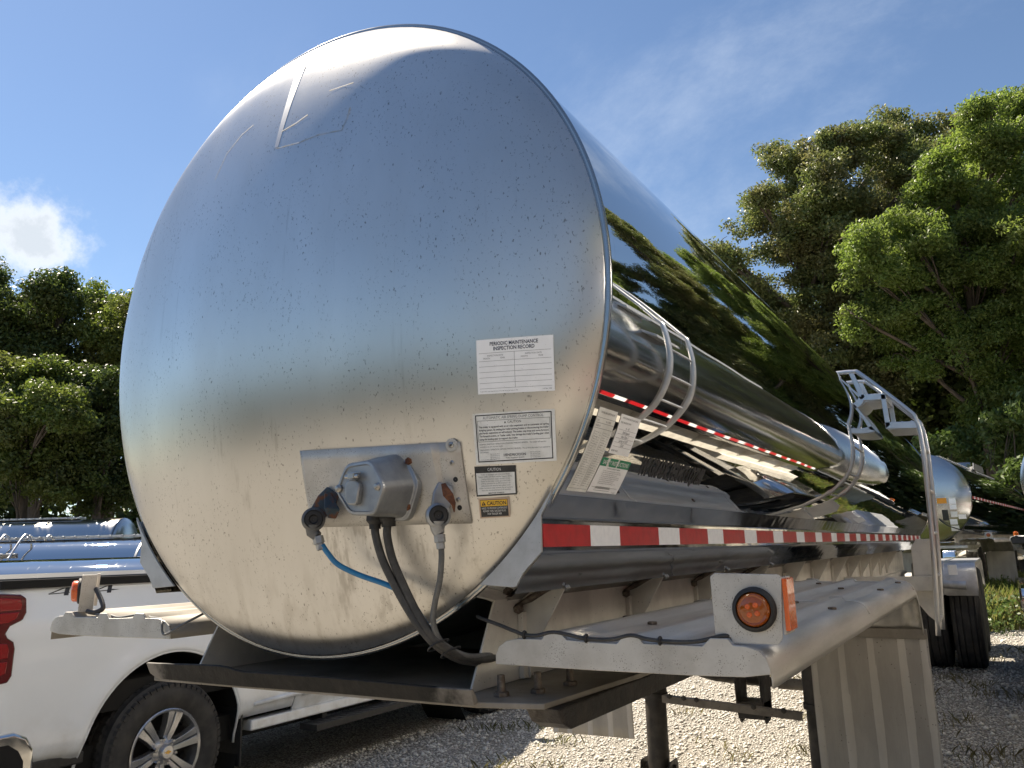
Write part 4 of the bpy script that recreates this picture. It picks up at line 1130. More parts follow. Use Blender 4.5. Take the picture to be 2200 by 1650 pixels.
bogie(trailer, (8.80, 10.05), gz(1.0, 8.9) - 0.01, 'end_plate')
MB().tube([(0.46, 8.15, 1.13), (1.12, 8.15, 1.09)], 0.042, 14).build('fender_tube', 'end_plate', trailer)
MB().box(0.98, 1.06, 8.02, 8.05, 1.20, 1.30).build('lamp_bracket', 'tape_white', trailer, smooth=0, bevel=0.002)
MB().box(-0.5, 0.5, 8.2, 10.6, 1.02, 1.14).build('bogie_frame', 'frame_aluminium', trailer, smooth=0, bevel=0.004)
MB().box(-1.1, 1.1, 10.6, 10.7, 0.55, 0.67).build('rear_bumper', 'frame_aluminium', trailer, smooth=0, bevel=0.006)
hx = MB(); hx.tube([(-0.35, 10.6, 0.60), (-0.35, 10.55, 1.1)], 0.04, 8); hx.tube([(0.35, 10.6, 0.60), (0.35, 10.55, 1.1)], 0.04, 8); hx.build('bumper_post', 'frame_aluminium', trailer)


# ------------------------------------------------------------------ the other tank trailers
def tanker(label, loc, rz, L=12.0, front=True, ladder_y=None, shellmat='polished_steel', endmat='brushed_plain', bog=True, rib=None, walkway=True, tape=True, stickers=False, whitefender=False, hand=True, gear=True, frontfender=True):
    root = tag(empty('tank_trailer', loc, rz), label, 'tank trailer', 'tank trailers')
    sh = MB(); sh.lathe([(R, 0.0)] + [(R, L * k / 24) for k in range(1, 25)], (0, 0, ZC), (0, 1, 0), 96)
    sh.build('tank_shell', shellmat, root, smooth=180)
    fr = [(r, -math.sqrt(max(0, 0.9 ** 2 - (r / R) ** 2 * 0.9 ** 2 * 0.98)) * 0.24 - 0.0) for r in np.linspace(0.0005, R, 20)]
    MB().lathe(fr, (0, 0, ZC), (0, 1, 0), 96).build('tank_end', endmat, root, smooth=60)
    MB().lathe([(r, L - h) for r, h in fr[::-1]], (0, 0, ZC), (0, 1, 0), 96).build('tank_end', endmat, root, smooth=60)
    for yb in (0.02, L - 0.02):
        MB().lathe([(R, yb - 0.03), (R + 0.012, yb - 0.02), (R + 0.012, yb + 0.02), (R, yb + 0.03)], (0, 0, ZC), (0, 1, 0), 96).build('rim_band', 'rim_steel', root, smooth=60)
    for yb in (rib or ()):
        MB().lathe([(R, yb - 0.03), (R + 0.02, yb - 0.02), (R + 0.02, yb + 0.02), (R, yb + 0.03)], (0, 0, ZC), (0, 1, 0), 96).build('shell_rib', 'end_plate', root, smooth=60)
    for sd in (1, -1):
        fb = MB(); nF = len(FP)
        fb.grid(lambda u, v: (sd * np.interp(v * (nF - 1), range(nF), [q[0] for q in FP]), 0.01 + u * (L - 0.02), np.interp(v * (nF - 1), range(nF), [q[1] for q in FP])), 12, nF - 1)
        fair = fb.build('side_fairing', 'fairing_steel', root, smooth=28)
        if tape:
            y = 0.05; n = 0
            while y < L - 0.3:
                o = bpy.data.objects.new('red_tape' if n % 2 == 0 else 'white_tape', red_me if n % 2 == 0 else whi_me); COL.objects.link(o); o.parent = fair
                o.location = (sd * 0.678, y, 1.581) if tape != 'high' else (sd * (R + 0.0018), y, ZC - 0.02)
                y += 0.278 if n % 2 == 0 else 0.177; n += 1
        MB().box(sd * 0.459 - 0.004, sd * 0.459 + 0.004, 0.15, L - 0.1, 1.15, 1.44).build('frame_side_plate', 'frame_aluminium', root, smooth=0)
        for yg in np.arange(0.4, L - 0.5, 0.75):
            MB().prism([(sd * 0.464, 1.2), (sd * 0.464, 1.44), (sd * 0.60, 1.47), (sd * 0.49, 1.25)], 'y', yg, yg + 0.006).build('gusset', 'frame_aluminium', root, smooth=0)
        if gear:
            MB().tube([(sd * 0.49, 3.2, 1.2), (sd * 0.49, 3.2, 0.06)], 0.07, 14).build('landing_leg', 'landing_black', root)
            MB().box(sd * 0.49 - 0.12, sd * 0.49 + 0.12, 3.08, 3.32, 0.0, 0.05).build('foot', 'landing_black', root, smooth=0, bevel=0.005)
        if frontfender:
            n = len(FPROF); fbm = MB()
            fbm.v = [(sd * x, yy, z + zz) for (yy, zz) in ((0.02, 0), (1.2, 0), (2.5, 0), (2.75, -0.04), (2.95, -0.16), (3.0, -0.28)) for (x, z) in FPROF]
            fbm.f = [(j * n + i, j * n + i + 1, (j + 1) * n + i + 1, (j + 1) * n + i) for j in range(5) for i in range(n - 1)]
            fo = fbm.build('fender', 'white_gelcoat' if whitefender else 'fender_top', root, smooth=60, solid=0.004)
            if whitefender:
                MB().prism([(sd * 0.56, 1.36), (sd * 1.13, 1.36), (sd * 1.12, 1.25), (sd * 0.60, 1.24)], 'y', 0.03, 2.5).build('fender_skirt', 'black_plastic', fo, smooth=0, bevel=0.02)
                MB().lathe([(0.035, 0), (0.035, 0.05), (0.02, 0.065), (0.0005, 0.067)], (sd * 1.06, 0.10, 1.374), (0, 0, 1), 16).build('amber_lens', 'lens_amber', fo)
            else:
                MB().box(sd * 1.05 - 0.06, sd * 1.05 + 0.06, 0.03, 0.04, 1.375, 1.48).build('lamp_bracket', 'dull_aluminium', fo, smooth=0, bevel=0.002)
                MB().lathe([(0.035, 0), (0.035, 0.02), (0.0005, 0.025)], (sd * 1.05, 0.03, 1.43), (0, -1, 0), 20).build('amber_lens', 'lens_amber', fo)
            MB().box(min(sd * 0.60, sd * 1.14), max(sd * 0.60, sd * 1.14), 2.985, 2.992, 0.42, 1.09).build('mud_flap', 'mudflap', root, smooth=0)
    MB().box(-0.69, 0.69, -0.03, 1.6, 1.20, 1.25).build('coupler_plate', 'frame_aluminium', root, smooth=0, bevel=0.004)
    if bog: bogie(root, (L - 1.95, L - 0.70), 0.0, 'chrome')
    MB().box(-0.5, 0.5, L - 3.0, L + 0.3, 1.02, 1.15).build('bogie_frame', 'frame_aluminium', root, smooth=0, bevel=0.004)
    if walkway:
        wk = MB(); wk.box(-0.18, 0.18, L * 0.12, L * 0.9, ZC + R + 0.02, ZC + R + 0.07)
        for i in range(40): wk.ball((0.19, L * (0.13 + 0.76 * i / 39), ZC + R + 0.05), 0.022, 6, 4)
        wk.build('roof_walkway', 'end_plate', root, smooth=40)
        mw = MB(); mw.lathe([(0.30, -0.05), (0.30, 0.20), (0.27, 0.24), (0.12, 0.27), (0.0005, 0.275)], (0.0, L * 0.5, ZC + R - 0.02), (0, 0, 1), 28)
        mw.lathe([(0.09, 0), (0.09, 0.24), (0.05, 0.27), (0.0005, 0.27)], (0.0, L * 0.5 + 0.5, ZC + R - 0.02), (0, 0, 1), 16)
        mw.build('manway', 'rim_steel', root, smooth=40)
        gd = MB(); gd.prism([(L * 0.5 - 0.8, ZC + R), (L * 0.5 - 0.7, ZC + R + 0.16), (L * 0.5 + 0.9, ZC + R + 0.16), (L * 0.5 + 1.0, ZC + R)], 'x', 0.34, 0.35); gd.build('spill_guard', 'end_plate', root, smooth=0)
    if ladder_y is not None:
        for lsd in ((-1, 1) if ladder_y > 0 else ()):
            for yl in (ladder_y, ladder_y + 0.42):
                MB().tube([(lsd * 0.26, yl, 3.02), (lsd * 0.36, yl, 3.11), (lsd * 0.52, yl, 3.10), (lsd * 0.92, yl, 2.70), (lsd * 0.975, yl, 2.55), (lsd * 0.97, yl, 1.6), (lsd * 0.955, yl, 0.74)], 0.022, 8, 4).build('ladder_rail', 'ladder_metal', root, smooth=180)
            for zz in np.arange(0.9, 2.5, 0.3):
                MB().tube([(lsd * 0.965, ladder_y, zz), (lsd * 0.965, ladder_y + 0.42, zz)], 0.016, 6).build('rung', 'ladder_metal', root)
            for (xa, zz) in ((0.62, 2.76), (0.80, 2.52)):
                MB().box(lsd * xa - 0.1, lsd * xa + 0.1, ladder_y + 0.02, ladder_y + 0.40, zz - 0.03, zz).build('step', 'end_plate', root, smooth=0, bevel=0.003)
    if stickers:
        q = [(0.30, 0.10, 0.16, 0.10, 'decal_orange'), (0.50, 0.09, 0.11, 0.11, 'paper_white'), (0.50, -0.03, 0.11, 0.09, 'paper_white'), (0.36, -0.12, 0.10, 0.20, 'decal_black'), (0.50, -0.16, 0.11, 0.10, 'paper_aged'), (0.62, -0.22, 0.12, 0.08, 'paper_white'), (0.47, -0.30, 0.12, 0.10, 'paper_white'), (0.47, -0.42, 0.13, 0.10, 'paper_white')]
        for (x, z, w_, h_, mt) in q:
            def P(u, v, x=x, z=z, w_=w_, h_=h_):
                xx = x + u * w_; zz = z - v * h_ - 0.12; rr_ = math.hypot(xx, zz)
                yy = -math.sqrt(max(0, 0.81 - (rr_ / R) ** 2 * 0.81 * 0.98)) * 0.24 - 0.004
                return (xx, yy, ZC + zz)
            MB().grid(P, 3, 3).build('notice_sticker', mt, root, smooth=180)
    if hand:
        MB().tube([(0.30, -0.2, 1.75), (0.45, -0.26, 1.62), (0.75, -0.2, 1.50), (0.98, -0.05, 1.43)], 0.012, 6, 5).build('black_cable', 'hose_black', root, smooth=180)
    return root


T2 = (0.20, 16.3, 0.19)
tanker('tank trailer behind the ladder, its end cap covered with small stickers', T2, -RAD(5.8), L=11.5, stickers=True, tape='high', rib=None, hand=True)
tanker('tank trailer at the right edge, mostly cropped, with a white front fender', (2.67, 12.9, 0.21), -RAD(13.0), L=11.0, whitefender=True, walkway=False, hand=False)
tanker('polished tank trailer parked alongside, mirrored in the flank of the front tank', (2.80, -3.3, 0.02), 0.0, L=12.6, ladder_y=6.1, hand=False, frontfender=False, shellmat='satin_steel')
axd = (0.862, 0.507)


def left_tank(label, center, right_ext, L, zc, **kw):
    e = (center[0] + axd[0] * right_ext, center[1] + axd[1] * right_ext)
    o = (e[0] - axd[0] * L, e[1] - axd[1] * L)
    return tanker(label, (o[0], o[1], zc - ZC), -RAD(59.6), L=L, **kw)


left_tank('dull steel tank trailer, farthest of the three beyond the pickup', (-22.24, 12.65), 1.83, 12.5, 1.96, shellmat='brushed_plain', rib=(8.4, 4.0), ladder_y=7.6, gear=True)
left_tank('polished tank trailer with roof walkway, middle one of three beyond the pickup', (-15.23, 8.65), 4.0, 12.5, 1.185, rib=(10.2,), ladder_y=7.4)
left_tank('low polished tank trailer directly behind the pickup bed', (-10.34, 5.69), 2.6, 12.0, 0.765, walkway=False, ladder_y=None)

# ------------------------------------------------------------------ pickup truck (right flank at x = -3.0)
truck = tag(empty('pickup_truck', (-4.02, 0, 0)), 'white four-door pickup truck parked behind the tank, rear wheel showing', 'pickup truck')
TX = 1.02   # half width in truck space (x local); flank x = +TX


def flank(y, z):
    """half width of the body at height z"""
    w = TX + 0.012 * math.sin((z - 0.45) * 2.6) - 0.05 * sst(0.62, 0.42, z) - 0.045 * sst(1.20, 1.46, z)
    for yc in (1.92, 5.67):
        d = math.hypot(y - yc, z - 0.42)
        w += 0.022 * math.exp(-((d - 0.60) / 0.07) ** 2) * (1 if z > 0.45 else 0.4)
    w += 0.010 * math.exp(-((z - 1.22) / 0.03) ** 2)
    return w - 0.03


AR = 0.565


def arch(y, yc, base):
    d = abs(y - yc)
    if d >= AR: return base
    return max(base, 0.42 + math.sqrt(AR * AR - d * d) * 1.03)


def side_panel(name, y0, y1, ztop, base, parent, sd, mat='white_paint', nz=16, arches=()):
    ysn = set(np.linspace(y0, y1, 22))
    for yc in arches:
        for t in np.linspace(0, math.pi, 25): ysn.add(yc + AR * math.cos(t)); 
        ysn.add(yc - AR - 0.0015); ysn.add(yc + AR + 0.0015)
    yv = sorted(q for q in ysn if y0 - 1e-6 <= q <= y1 + 1e-6)
    pb = MB()
    for y in yv:
        zb = base(y)
        for yc in arches: zb = max(zb, arch(y, yc, zb))
        zt = ztop(y)
        for k in range(nz + 1):
            z = zb + (zt - zb) * k / nz
            pb.v.append((sd * flank(y, z), y, z))
    n = nz + 1
    pb.f = [(i * n + k, (i + 1) * n + k, (i + 1) * n + k + 1, i * n + k + 1) for i in range(len(yv) - 1) for k in range(nz)]
    return pb.build(name, mat, parent, smooth=50, solid=0.02)


for sd in (1, -1):
    bs = side_panel('bed_side', 0.86, 2.985, lambda y: 1.455, lambda y: 0.50 + 0.02 * sst(1.2, 0.9, y), truck, sd, arches=(1.92,))
    al = MB(); al.tube([(sd * (flank(1.92 + AR * math.cos(t), 0.42 + 1.03 * AR * math.sin(t)) - 0.008), 1.92 + AR * math.cos(t), 0.42 + 1.03 * AR * math.sin(t)) for t in np.linspace(-0.12, math.pi + 0.12, 40)], 0.009, 8)
    al.build('arch_lip', 'white_paint', bs, smooth=180)
    side_panel('cab_side', 3.0, 5.05, lambda y: 1.13, lambda y: 0.44, truck, sd)
    side_panel('front_wing', 5.06, 6.55, lambda y: 1.12 - 0.05 * sst(6.0, 6.6, y), lambda y: 0.48, truck, sd, arches=(5.67,))
    # doors: proud skins with handles
    for (y0, y1) in ((3.06, 3.95), (3.97, 4.98)):
        db = MB(); db.grid(lambda u, v: (sd * (flank(y0 + u * (y1 - y0), 0.56 + v * 0.57) + 0.006), y0 + u * (y1 - y0), 0.56 + v * 0.57), 6, 10)
        do = db.build('door', 'white_paint', truck, smooth=60, solid=0.015)
        MB().box(min(sd * (TX - 0.0), sd * (TX + 0.03)), max(sd * (TX - 0.0), sd * (TX + 0.03)), y0 + 0.06, y0 + 0.28, 1.02, 1.06).build('handle', 'chrome', do, smooth=0, bevel=0.01)
    crease = MB(); crease.tube([(sd * (TX - 0.034), 2.60, 0.575), (sd * (TX - 0.020), 3.0, 0.59), (sd * (TX - 0.018), 4.9, 0.61)], 0.016, 8)
    crease.build('body_crease', 'white_paint', truck, smooth=180)
    MB().box(min(sd * 0.80, sd * 0.975), max(sd * 0.80, sd * 0.975), 2.60, 5.0, 0.40, 0.47).build('rocker_panel', 'white_paint', truck, smooth=0, bevel=0.012)
    rb = MB(); rb.box(min(sd * 0.93, sd * 1.10), max(sd * 0.93, sd * 1.10), 3.10, 5.0, 0.315, 0.360)
    for k in range(26): rb.box(min(sd * 1.0, sd * 1.09), max(sd * 1.0, sd * 1.09), 3.16 + k * 0.07, 3.19 + k * 0.07, 0.3605, 0.3645)
    for yy in (3.3, 4.0, 4.8): rb.box(min(sd * 0.75, sd * 0.96), max(sd * 0.75, sd * 0.96), yy, yy + 0.05, 0.34, 0.42)
    rb.build('running_board', 'black_plastic', truck, smooth=0, bevel=0.004)
    MB().box(min(sd * 0.72, sd * 0.985), max(sd * 0.72, sd * 0.985), 2.50, 2.515, 0.20, 0.60).build('mud_flap', 'black_plastic', truck, smooth=0, bevel=0.003)
    # tail light wrapping the corner
    tl = [(0.835, 1.405), (0.955, 1.395), (0.985, 1.375), (0.992, 1.30), (0.975, 1.262), (0.912, 1.235), (0.893, 1.20), (0.905, 1.178), (0.938, 1.155), (0.948, 1.12), (0.944, 0.985), (0.925, 0.952), (0.835, 0.945)]
    tb = MB(); rowa = []
    hs = MB().prism(tl, 'x', sd * 0.93, sd * 1.012)
    tlo = hs.build('tail_light', 'lens_red_deep', truck, smooth=30, bevel=0.008)
    MB().prism([(0.838, 1.385), (0.950, 1.375), (0.962, 1.345), (0.958, 1.315), (0.838, 1.315)], 'x', sd * 0.99, sd * 1.0165).build('red_lens', 'lens_red', tlo, smooth=0, bevel=0.005)
    MB().prism([(0.838, 1.305), (0.953, 1.308), (0.940, 1.275), (0.90, 1.255), (0.838, 1.25)], 'x', sd * 0.99, sd * 1.0165).build('red_lens', 'lens_red', tlo, smooth=0, bevel=0.005)
    MB().prism([(0.838, 1.155), (0.900, 1.150), (0.915, 1.12), (0.912, 1.075), (0.838, 1.075)], 'x', sd * 0.99, sd * 1.0165).build('red_lens', 'lens_red', tlo, smooth=0, bevel=0.005)
    MB().prism([(0.838, 1.06), (0.912, 1.06), (0.908, 1.0), (0.838, 0.975)], 'x', sd * 0.99, sd * 1.0165).build('red_lens', 'lens_red', tlo, smooth=0, bevel=0.005)
    # bumper corner
    bc = MB().prism([(0.66, 0.70), (0.985, 0.70), (1.055, 0.665), (1.095, 0.60), (1.105, 0.44), (0.66, 0.44)], 'x', sd * 0.80, sd * 1.012)
    bco = bc.build('bumper_corner', 'chrome', truck, smooth=30, bevel=0.02, segs=3)
    MB().prism([(0.67, 0.645), (0.955, 0.645), (1.01, 0.605), (1.04, 0.55), (1.045, 0.45), (0.67, 0.45)], 'x', sd * 0.90, sd * 1.0155).build('recess_shade_plate', 'well_black', bco, smooth=0, bevel=0.004)  # black plate standing proud, its colour stands in for the shade inside the opening
    MB().box(min(sd * 0.86, sd * 0.975), max(sd * 0.86, sd * 0.975), 1.10, 1.40, 0.46, 0.525).build('lower_trim', 'black_plastic', truck, smooth=0, bevel=0.01)
    # wheel houses
    for yc in (1.92, 5.67):
        wh = MB(); wh.lathe([(0.60, 0.0), (0.60, 0.46)], (sd * 0.50, yc, 0.42), (sd, 0, 0), 40, False)
        wh.box(min(sd * 0.45, sd * 0.51), max(sd * 0.45, sd * 0.51), yc - 0.62, yc + 0.62, 0.30, 1.05)
        wh.build('wheel_house', 'well_black', truck, smooth=60)
        # wheel
        c = (sd * (TX - 0.140), yc, 0.412)
        t = MB(); h = 0.135; rad = 0.415
        pr = [(0.245, -h * 0.75), (0.27, -h * 0.9), (0.32, -h), (0.365, -h * 0.97), (0.392, -h * 0.86), (rad, -h * 0.72), (rad, -0.05), (rad - 0.009, -0.046), (rad - 0.009, -0.036), (rad, -0.032),
              (rad, 0.032), (rad - 0.009, 0.036), (rad - 0.009, 0.046), (rad, 0.05), (rad, h * 0.72), (0.392, h * 0.86), (0.365, h * 0.97), (0.32, h), (0.27, h * 0.9), (0.245, h * 0.75)]
        t.lathe(pr, c, (1, 0, 0), 72)
        to = t.build('wheel', 'tyre', truck, smooth=40)
        tr = MB()
        for k in range(56):
            a = 2 * math.pi * k / 56
            for (xa, xb, da) in ((-h * 0.97, -0.055, 0.0), (-0.030, 0.030, 0.03), (0.055, h * 0.97, 0.0)):
                aa = a + da
                vs_ = []
                for xx in (xa, xb):
                    rr0 = rad - 0.004 if abs(xx) < 0.1 else rad - 0.034
                    for dt in (-0.036, 0.036):
                        for rr_ in (rr0 - 0.01, rr0 + 0.0105):
                            vs_.append((c[0] + xx, c[1] + rr_ * math.sin(aa + dt), c[2] + rr_ * math.cos(aa + dt)))
                tr.add(vs_, [(0, 1, 3, 2), (4, 6, 7, 5), (1, 5, 7, 3), (0, 4, 5, 1), (2, 3, 7, 6), (0, 2, 6, 4)])
        tr.build('tread_blocks', 'tyre', to, smooth=0)['kind'] = 'stuff'
        xo = sd * h
        rm = MB(); rm.lathe([(0.247, -h * 0.75 * sd), (0.232, -h * 0.5 * sd), (0.226, 0.2 * xo), (0.232, 0.72 * xo), (0.248, 0.78 * xo), (0.250, 0.86 * xo), (0.243, 0.90 * xo), (0.230, 0.84 * xo), (0.224, 0.5 * xo)], c, (1, 0, 0), 64)
        rmo = rm.build('rim', 'alloy_wheel', to, smooth=40)
        MB().lathe([(0.222, -0.15 * xo), (0.0005, -0.15 * xo)], c, (1, 0, 0), 32).build('brake_disc', 'well_black', rmo)
        sp = MB()
        for k in range(6):
            a = 2 * math.pi * k / 6 + 0.26
            def pt(r_, da, xx): return (c[0] + xx, c[1] + r_ * math.sin(a + da), c[2] + r_ * math.cos(a + da))
            for s2 in (-1, 1):
                ring = []
                for (r_, d0, d1, xt) in ((0.052, 0.03, 0.52, 0.62), (0.10, 0.025, 0.33, 0.72), (0.16, 0.022, 0.25, 0.82), (0.233, 0.02, 0.235, 0.86)):
                    ring.append([pt(r_, s2 * d0, xo * (xt - 0.05)), pt(r_, s2 * d1, xo * xt), pt(r_, s2 * d1, xo * (xt - 0.45)), pt(r_, s2 * d0, xo * (xt - 0.45))])
                sp.loft(ring)
        sp.build('wheel_spokes', 'alloy_wheel', rmo, smooth=30, bevel=0.003)
        MB().lathe([(0.075, 0.40 * xo), (0.078, 0.60 * xo), (0.060, 0.70 * xo), (0.045, 0.74 * xo), (0.043, 0.90 * xo), (0.036, 0.97 * xo), (0.0005, 0.98 * xo)], c, (1, 0, 0), 40).build('hub_cap', 'alloy_wheel', rmo, smooth=40)
        bt = [(-0.020, -0.004), (-0.008, -0.004), (-0.006, -0.010), (0.006, -0.010), (0.008, -0.004), (0.020, -0.004), (0.020, 0.004), (0.008, 0.004), (0.006, 0.010), (-0.006, 0.010), (-0.008, 0.004), (-0.020, 0.004)]
        MB().prism([(c[1] + p_[0], c[2] + p_[1]) for p_ in bt], 'x', c[0] + 0.975 * xo, c[0] + 0.995 * xo).build('emblem', 'gold', rmo, smooth=0)
        for k in range(6):
            a = 2 * math.pi * (k + 0.5) / 6 + 0.26
            MB().lathe([(0.0135, 0.55 * xo), (0.0135, 0.78 * xo), (0.010, 0.86 * xo), (0.0005, 0.88 * xo)], (c[0], c[1] + 0.072 * math.sin(a), c[2] + 0.072 * math.cos(a)), (1, 0, 0), 8).build('lug_nut', 'chrome', rmo)
# bed floor, tailgate, tonneau, cab, glass, hood
MB().box(-0.93, 0.93, 0.88, 2.97, 0.70, 0.86).build('bed_floor', 'well_black', truck, smooth=0)
MB().box(-0.90, 0.90, 0.835, 0.885, 0.86, 1.45).build('tailgate', 'white_paint', truck, smooth=0, bevel=0.015)
MB().box(-0.82, 0.82, 0.64, 0.80, 0.46, 0.69).build('rear_bumper', 'chrome', truck, smooth=0, bevel=0.03)
MB().box(-0.80, 0.80, 0.8005, 0.95, 0.52, 0.66).build('bumper_mount', 'black_plastic', truck, smooth=0)
tn = MB(); tn.loft([[(-0.965, y, 1.458), (-0.955, y, 1.478), (0, y, 1.492), (0.955, y, 1.478), (0.965, y, 1.458)] for y in (0.85, 1.6, 2.3, 2.98)])
tno = tn.build('tonneau_cover', 'tonneau_black', truck, smooth=40)
for sd in (1, -1):
    MB().box(min(sd * 0.90, sd * 0.985), max(sd * 0.90, sd * 0.985), 0.86, 2.98, 1.424, 1.470).build('rail_cap', 'well_black', tno, smooth=0, bevel=0.004)
cbp = [(2.99, 1.10), (3.02, 1.55), (3.15, 1.86), (3.40, 1.92), (4.30, 1.93), (4.62, 1.88), (5.40, 1.16), (5.40, 1.10)]
cbm = MB(); rg_ = []
for (hx_, tt) in ((-1, 0), (-0.98, 1), (0.98, 1), (1, 0)): pass
def cabring(k): return [(k * (0.97 - 0.26 * max(0, z - 1.10) / 0.83), y, z) for y, z in cbp]
cbm.loft([cabring(-1.0), cabring(1.0)])
cbm.build('cab', 'white_paint', truck, smooth=30, bevel=0.03, segs=3)
for sd in (1, -1):
    for poly in ([(3.14, 1.17), (3.17, 1.52), (3.28, 1.80), (3.96, 1.84), (3.96, 1.17)], [(4.03, 1.17), (4.03, 1.84), (4.28, 1.84), (4.56, 1.80), (5.15, 1.25), (5.15, 1.17)]):
        wb = MB(); wb.add([(sd * (0.973 - 0.26 * max(0, z - 1.10) / 0.83 + 0.004), y, z) for y, z in poly], [tuple(range(len(poly)))])
        wb.build('window', 'dark_glass', truck, smooth=0, solid=0.004)
    MB().box(min(sd * 0.98, sd * 1.18), max(sd * 0.98, sd * 1.18), 4.86, 4.98, 1.18, 1.40).build('mirror', 'white_paint', truck, smooth=0, bevel=0.025)
def scr(y0, z0, y1, z1, inx): 
    w0 = 0.97 - 0.26 * max(0, z0 - 1.10) / 0.83 - inx; w1 = 0.97 - 0.26 * max(0, z1 - 1.10) / 0.83 - inx
    return [(-w0, y0, z0), (w0, y0, z0), (w1, y1, z1), (-w1, y1, z1)]
MB().add(scr(5.40, 1.20, 4.68, 1.865, 0.07), [(0, 1, 2, 3)]).build('windshield', 'dark_glass', truck, smooth=0, solid=0.004)
MB().add(scr(2.992, 1.52, 3.11, 1.82, 0.12), [(0, 1, 2, 3)]).build('rear_window', 'dark_glass', truck, smooth=0, solid=0.004)
hd = MB(); hd.loft([[(-0.94, y, z - 0.06), (-0.86, y, z), (0, y, z + 0.03), (0.86, y, z), (0.94, y, z - 0.06)] for y, z in ((5.38, 1.15), (5.9, 1.14), (6.4, 1.10), (6.58, 1.04))] )
hd.build('hood', 'white_paint', truck, smooth=40)
MB().box(-0.95, 0.95, 6.50, 6.62, 0.52, 1.03).build('grille', 'black_plastic', truck, smooth=0, bevel=0.03)
MB().box(-0.98, 0.98, 6.56, 6.72, 0.45, 0.64).build('front_bumper', 'chrome', truck, smooth=0, bevel=0.03)
MB().box(-0.88, 0.88, 1.0, 6.4, 0.36, 0.52).build('underbody', 'well_black', truck, smooth=0)
# 4x4 decal on the bed side: 4 X 4
dk, dr = MB(), MB()
def dpt(y, z): return (flank(y, z) + 0.0022, y, z)
def dq(mb, pts): mb.add([dpt(*q) for q in pts], [tuple(range(len(pts)))])
for y0 in (1.125, 1.385):
    dq(dk, [(y0, 1.389), (y0 + 0.085, 1.417), (y0 + 0.105, 1.417), (y0 + 0.030, 1.393)]); dq(dk, [(y0, 1.389), (y0 + 0.005, 1.385), (y0 + 0.125, 1.389), (y0 + 0.123, 1.394)])
    dq(dk, [(y0 + 0.088, 1.376), (y0 + 0.115, 1.376), (y0 + 0.128, 1.419), (y0 + 0.101, 1.419)])
dq(dk, [(1.508, 1.389), (1.560, 1.393), (1.508, 1.397)])
dq(dr, [(1.275, 1.378), (1.300, 1.378), (1.372, 1.417), (1.348, 1.417)]); dq(dr, [(1.262, 1.415), (1.288, 1.415), (1.360, 1.379), (1.336, 1.379)])
dko = dk.build('side_decal', 'decal_navy', truck, smooth=0, fixn=False)
dr.build('decal_cross', 'decal_red', dko, smooth=0, fixn=False)

# ------------------------------------------------------------------ trees, shrubs, woods
def leaf_cloud(rng, subs, per, lsize, spread, droop=0.25, upb=0.5, aspect=0.55):
    """subs: (n,3) twig ends; returns verts, faces of pointed leaves"""
    n = len(subs) * per
    base = np.repeat(subs, per, axis=0)
    d = rng.normal(size=(n, 3)); d /= np.linalg.norm(d, axis=1)[:, None]
    rad = spread * rng.random(n)[:, None] ** 0.5
    p = base + d * rad * np.array([1.15, 1.15, 0.75])
    nr = rng.normal(size=(n, 3)) + d * 0.6; nr[:, 2] += upb; nr /= np.linalg.norm(nr, axis=1)[:, None]
    t = np.cross(nr, rng.normal(size=(n, 3))); t /= np.linalg.norm(t, axis=1)[:, None]
    t[:, 2] -= droop; t /= np.linalg.norm(t, axis=1)[:, None]
    s = np.cross(nr, t); s /= np.linalg.norm(s, axis=1)[:, None] + 1e-9
    L = lsize * rng.uniform(0.65, 1.35, n)[:, None]
    W = L * aspect * 0.5
    bend = nr * L * 0.12
    v = np.stack([p - t * L * 0.5, p + s * W + bend, p + t * L * 0.5, p - s * W + bend], 1).reshape(-1, 3)
    f = np.arange(n * 4).reshape(-1, 4)
    return v, f


def np_mesh(name, v, f):
    me = bpy.data.meshes.new(name)
    me.vertices.add(len(v)); me.vertices.foreach_set('co', np.ascontiguousarray(v, np.float32).ravel())
    k = f.shape[1]
    me.loops.add(f.size); me.loops.foreach_set('vertex_index', np.ascontiguousarray(f, np.int32).ravel())
    me.polygons.add(len(f)); me.polygons.foreach_set('loop_start', np.arange(0, f.size, k, dtype=np.int32))
    me.update(calc_edges=True); me.validate()
    return me


def twigs(rng, blobs, dens, rmin=0.35):
    out = []
    for (x, y, z, r) in blobs:
        n = max(10, int(dens * r * r)); ns = int(5 + 6 * r)
        d = rng.normal(size=(ns, 3)); d /= np.linalg.norm(d, axis=1)[:, None]
        cs = np.array([x, y, z]) + d * (r * rng.uniform(0.25, 1.02, ns))[:, None]
        rs = r * rng.uniform(0.22, 0.52, ns); w = rs ** 2; w /= w.sum()
        pick = rng.choice(ns, n, p=w)
        e = rng.normal(size=(n, 3)); e /= np.linalg.norm(e, axis=1)[:, None]
        out.append(cs[pick] + e * (rs[pick] * (0.3 + 0.85 * rng.random(n) ** 0.6))[:, None] * np.array([1.1, 1.1, 0.8]))
    return np.concatenate(out)


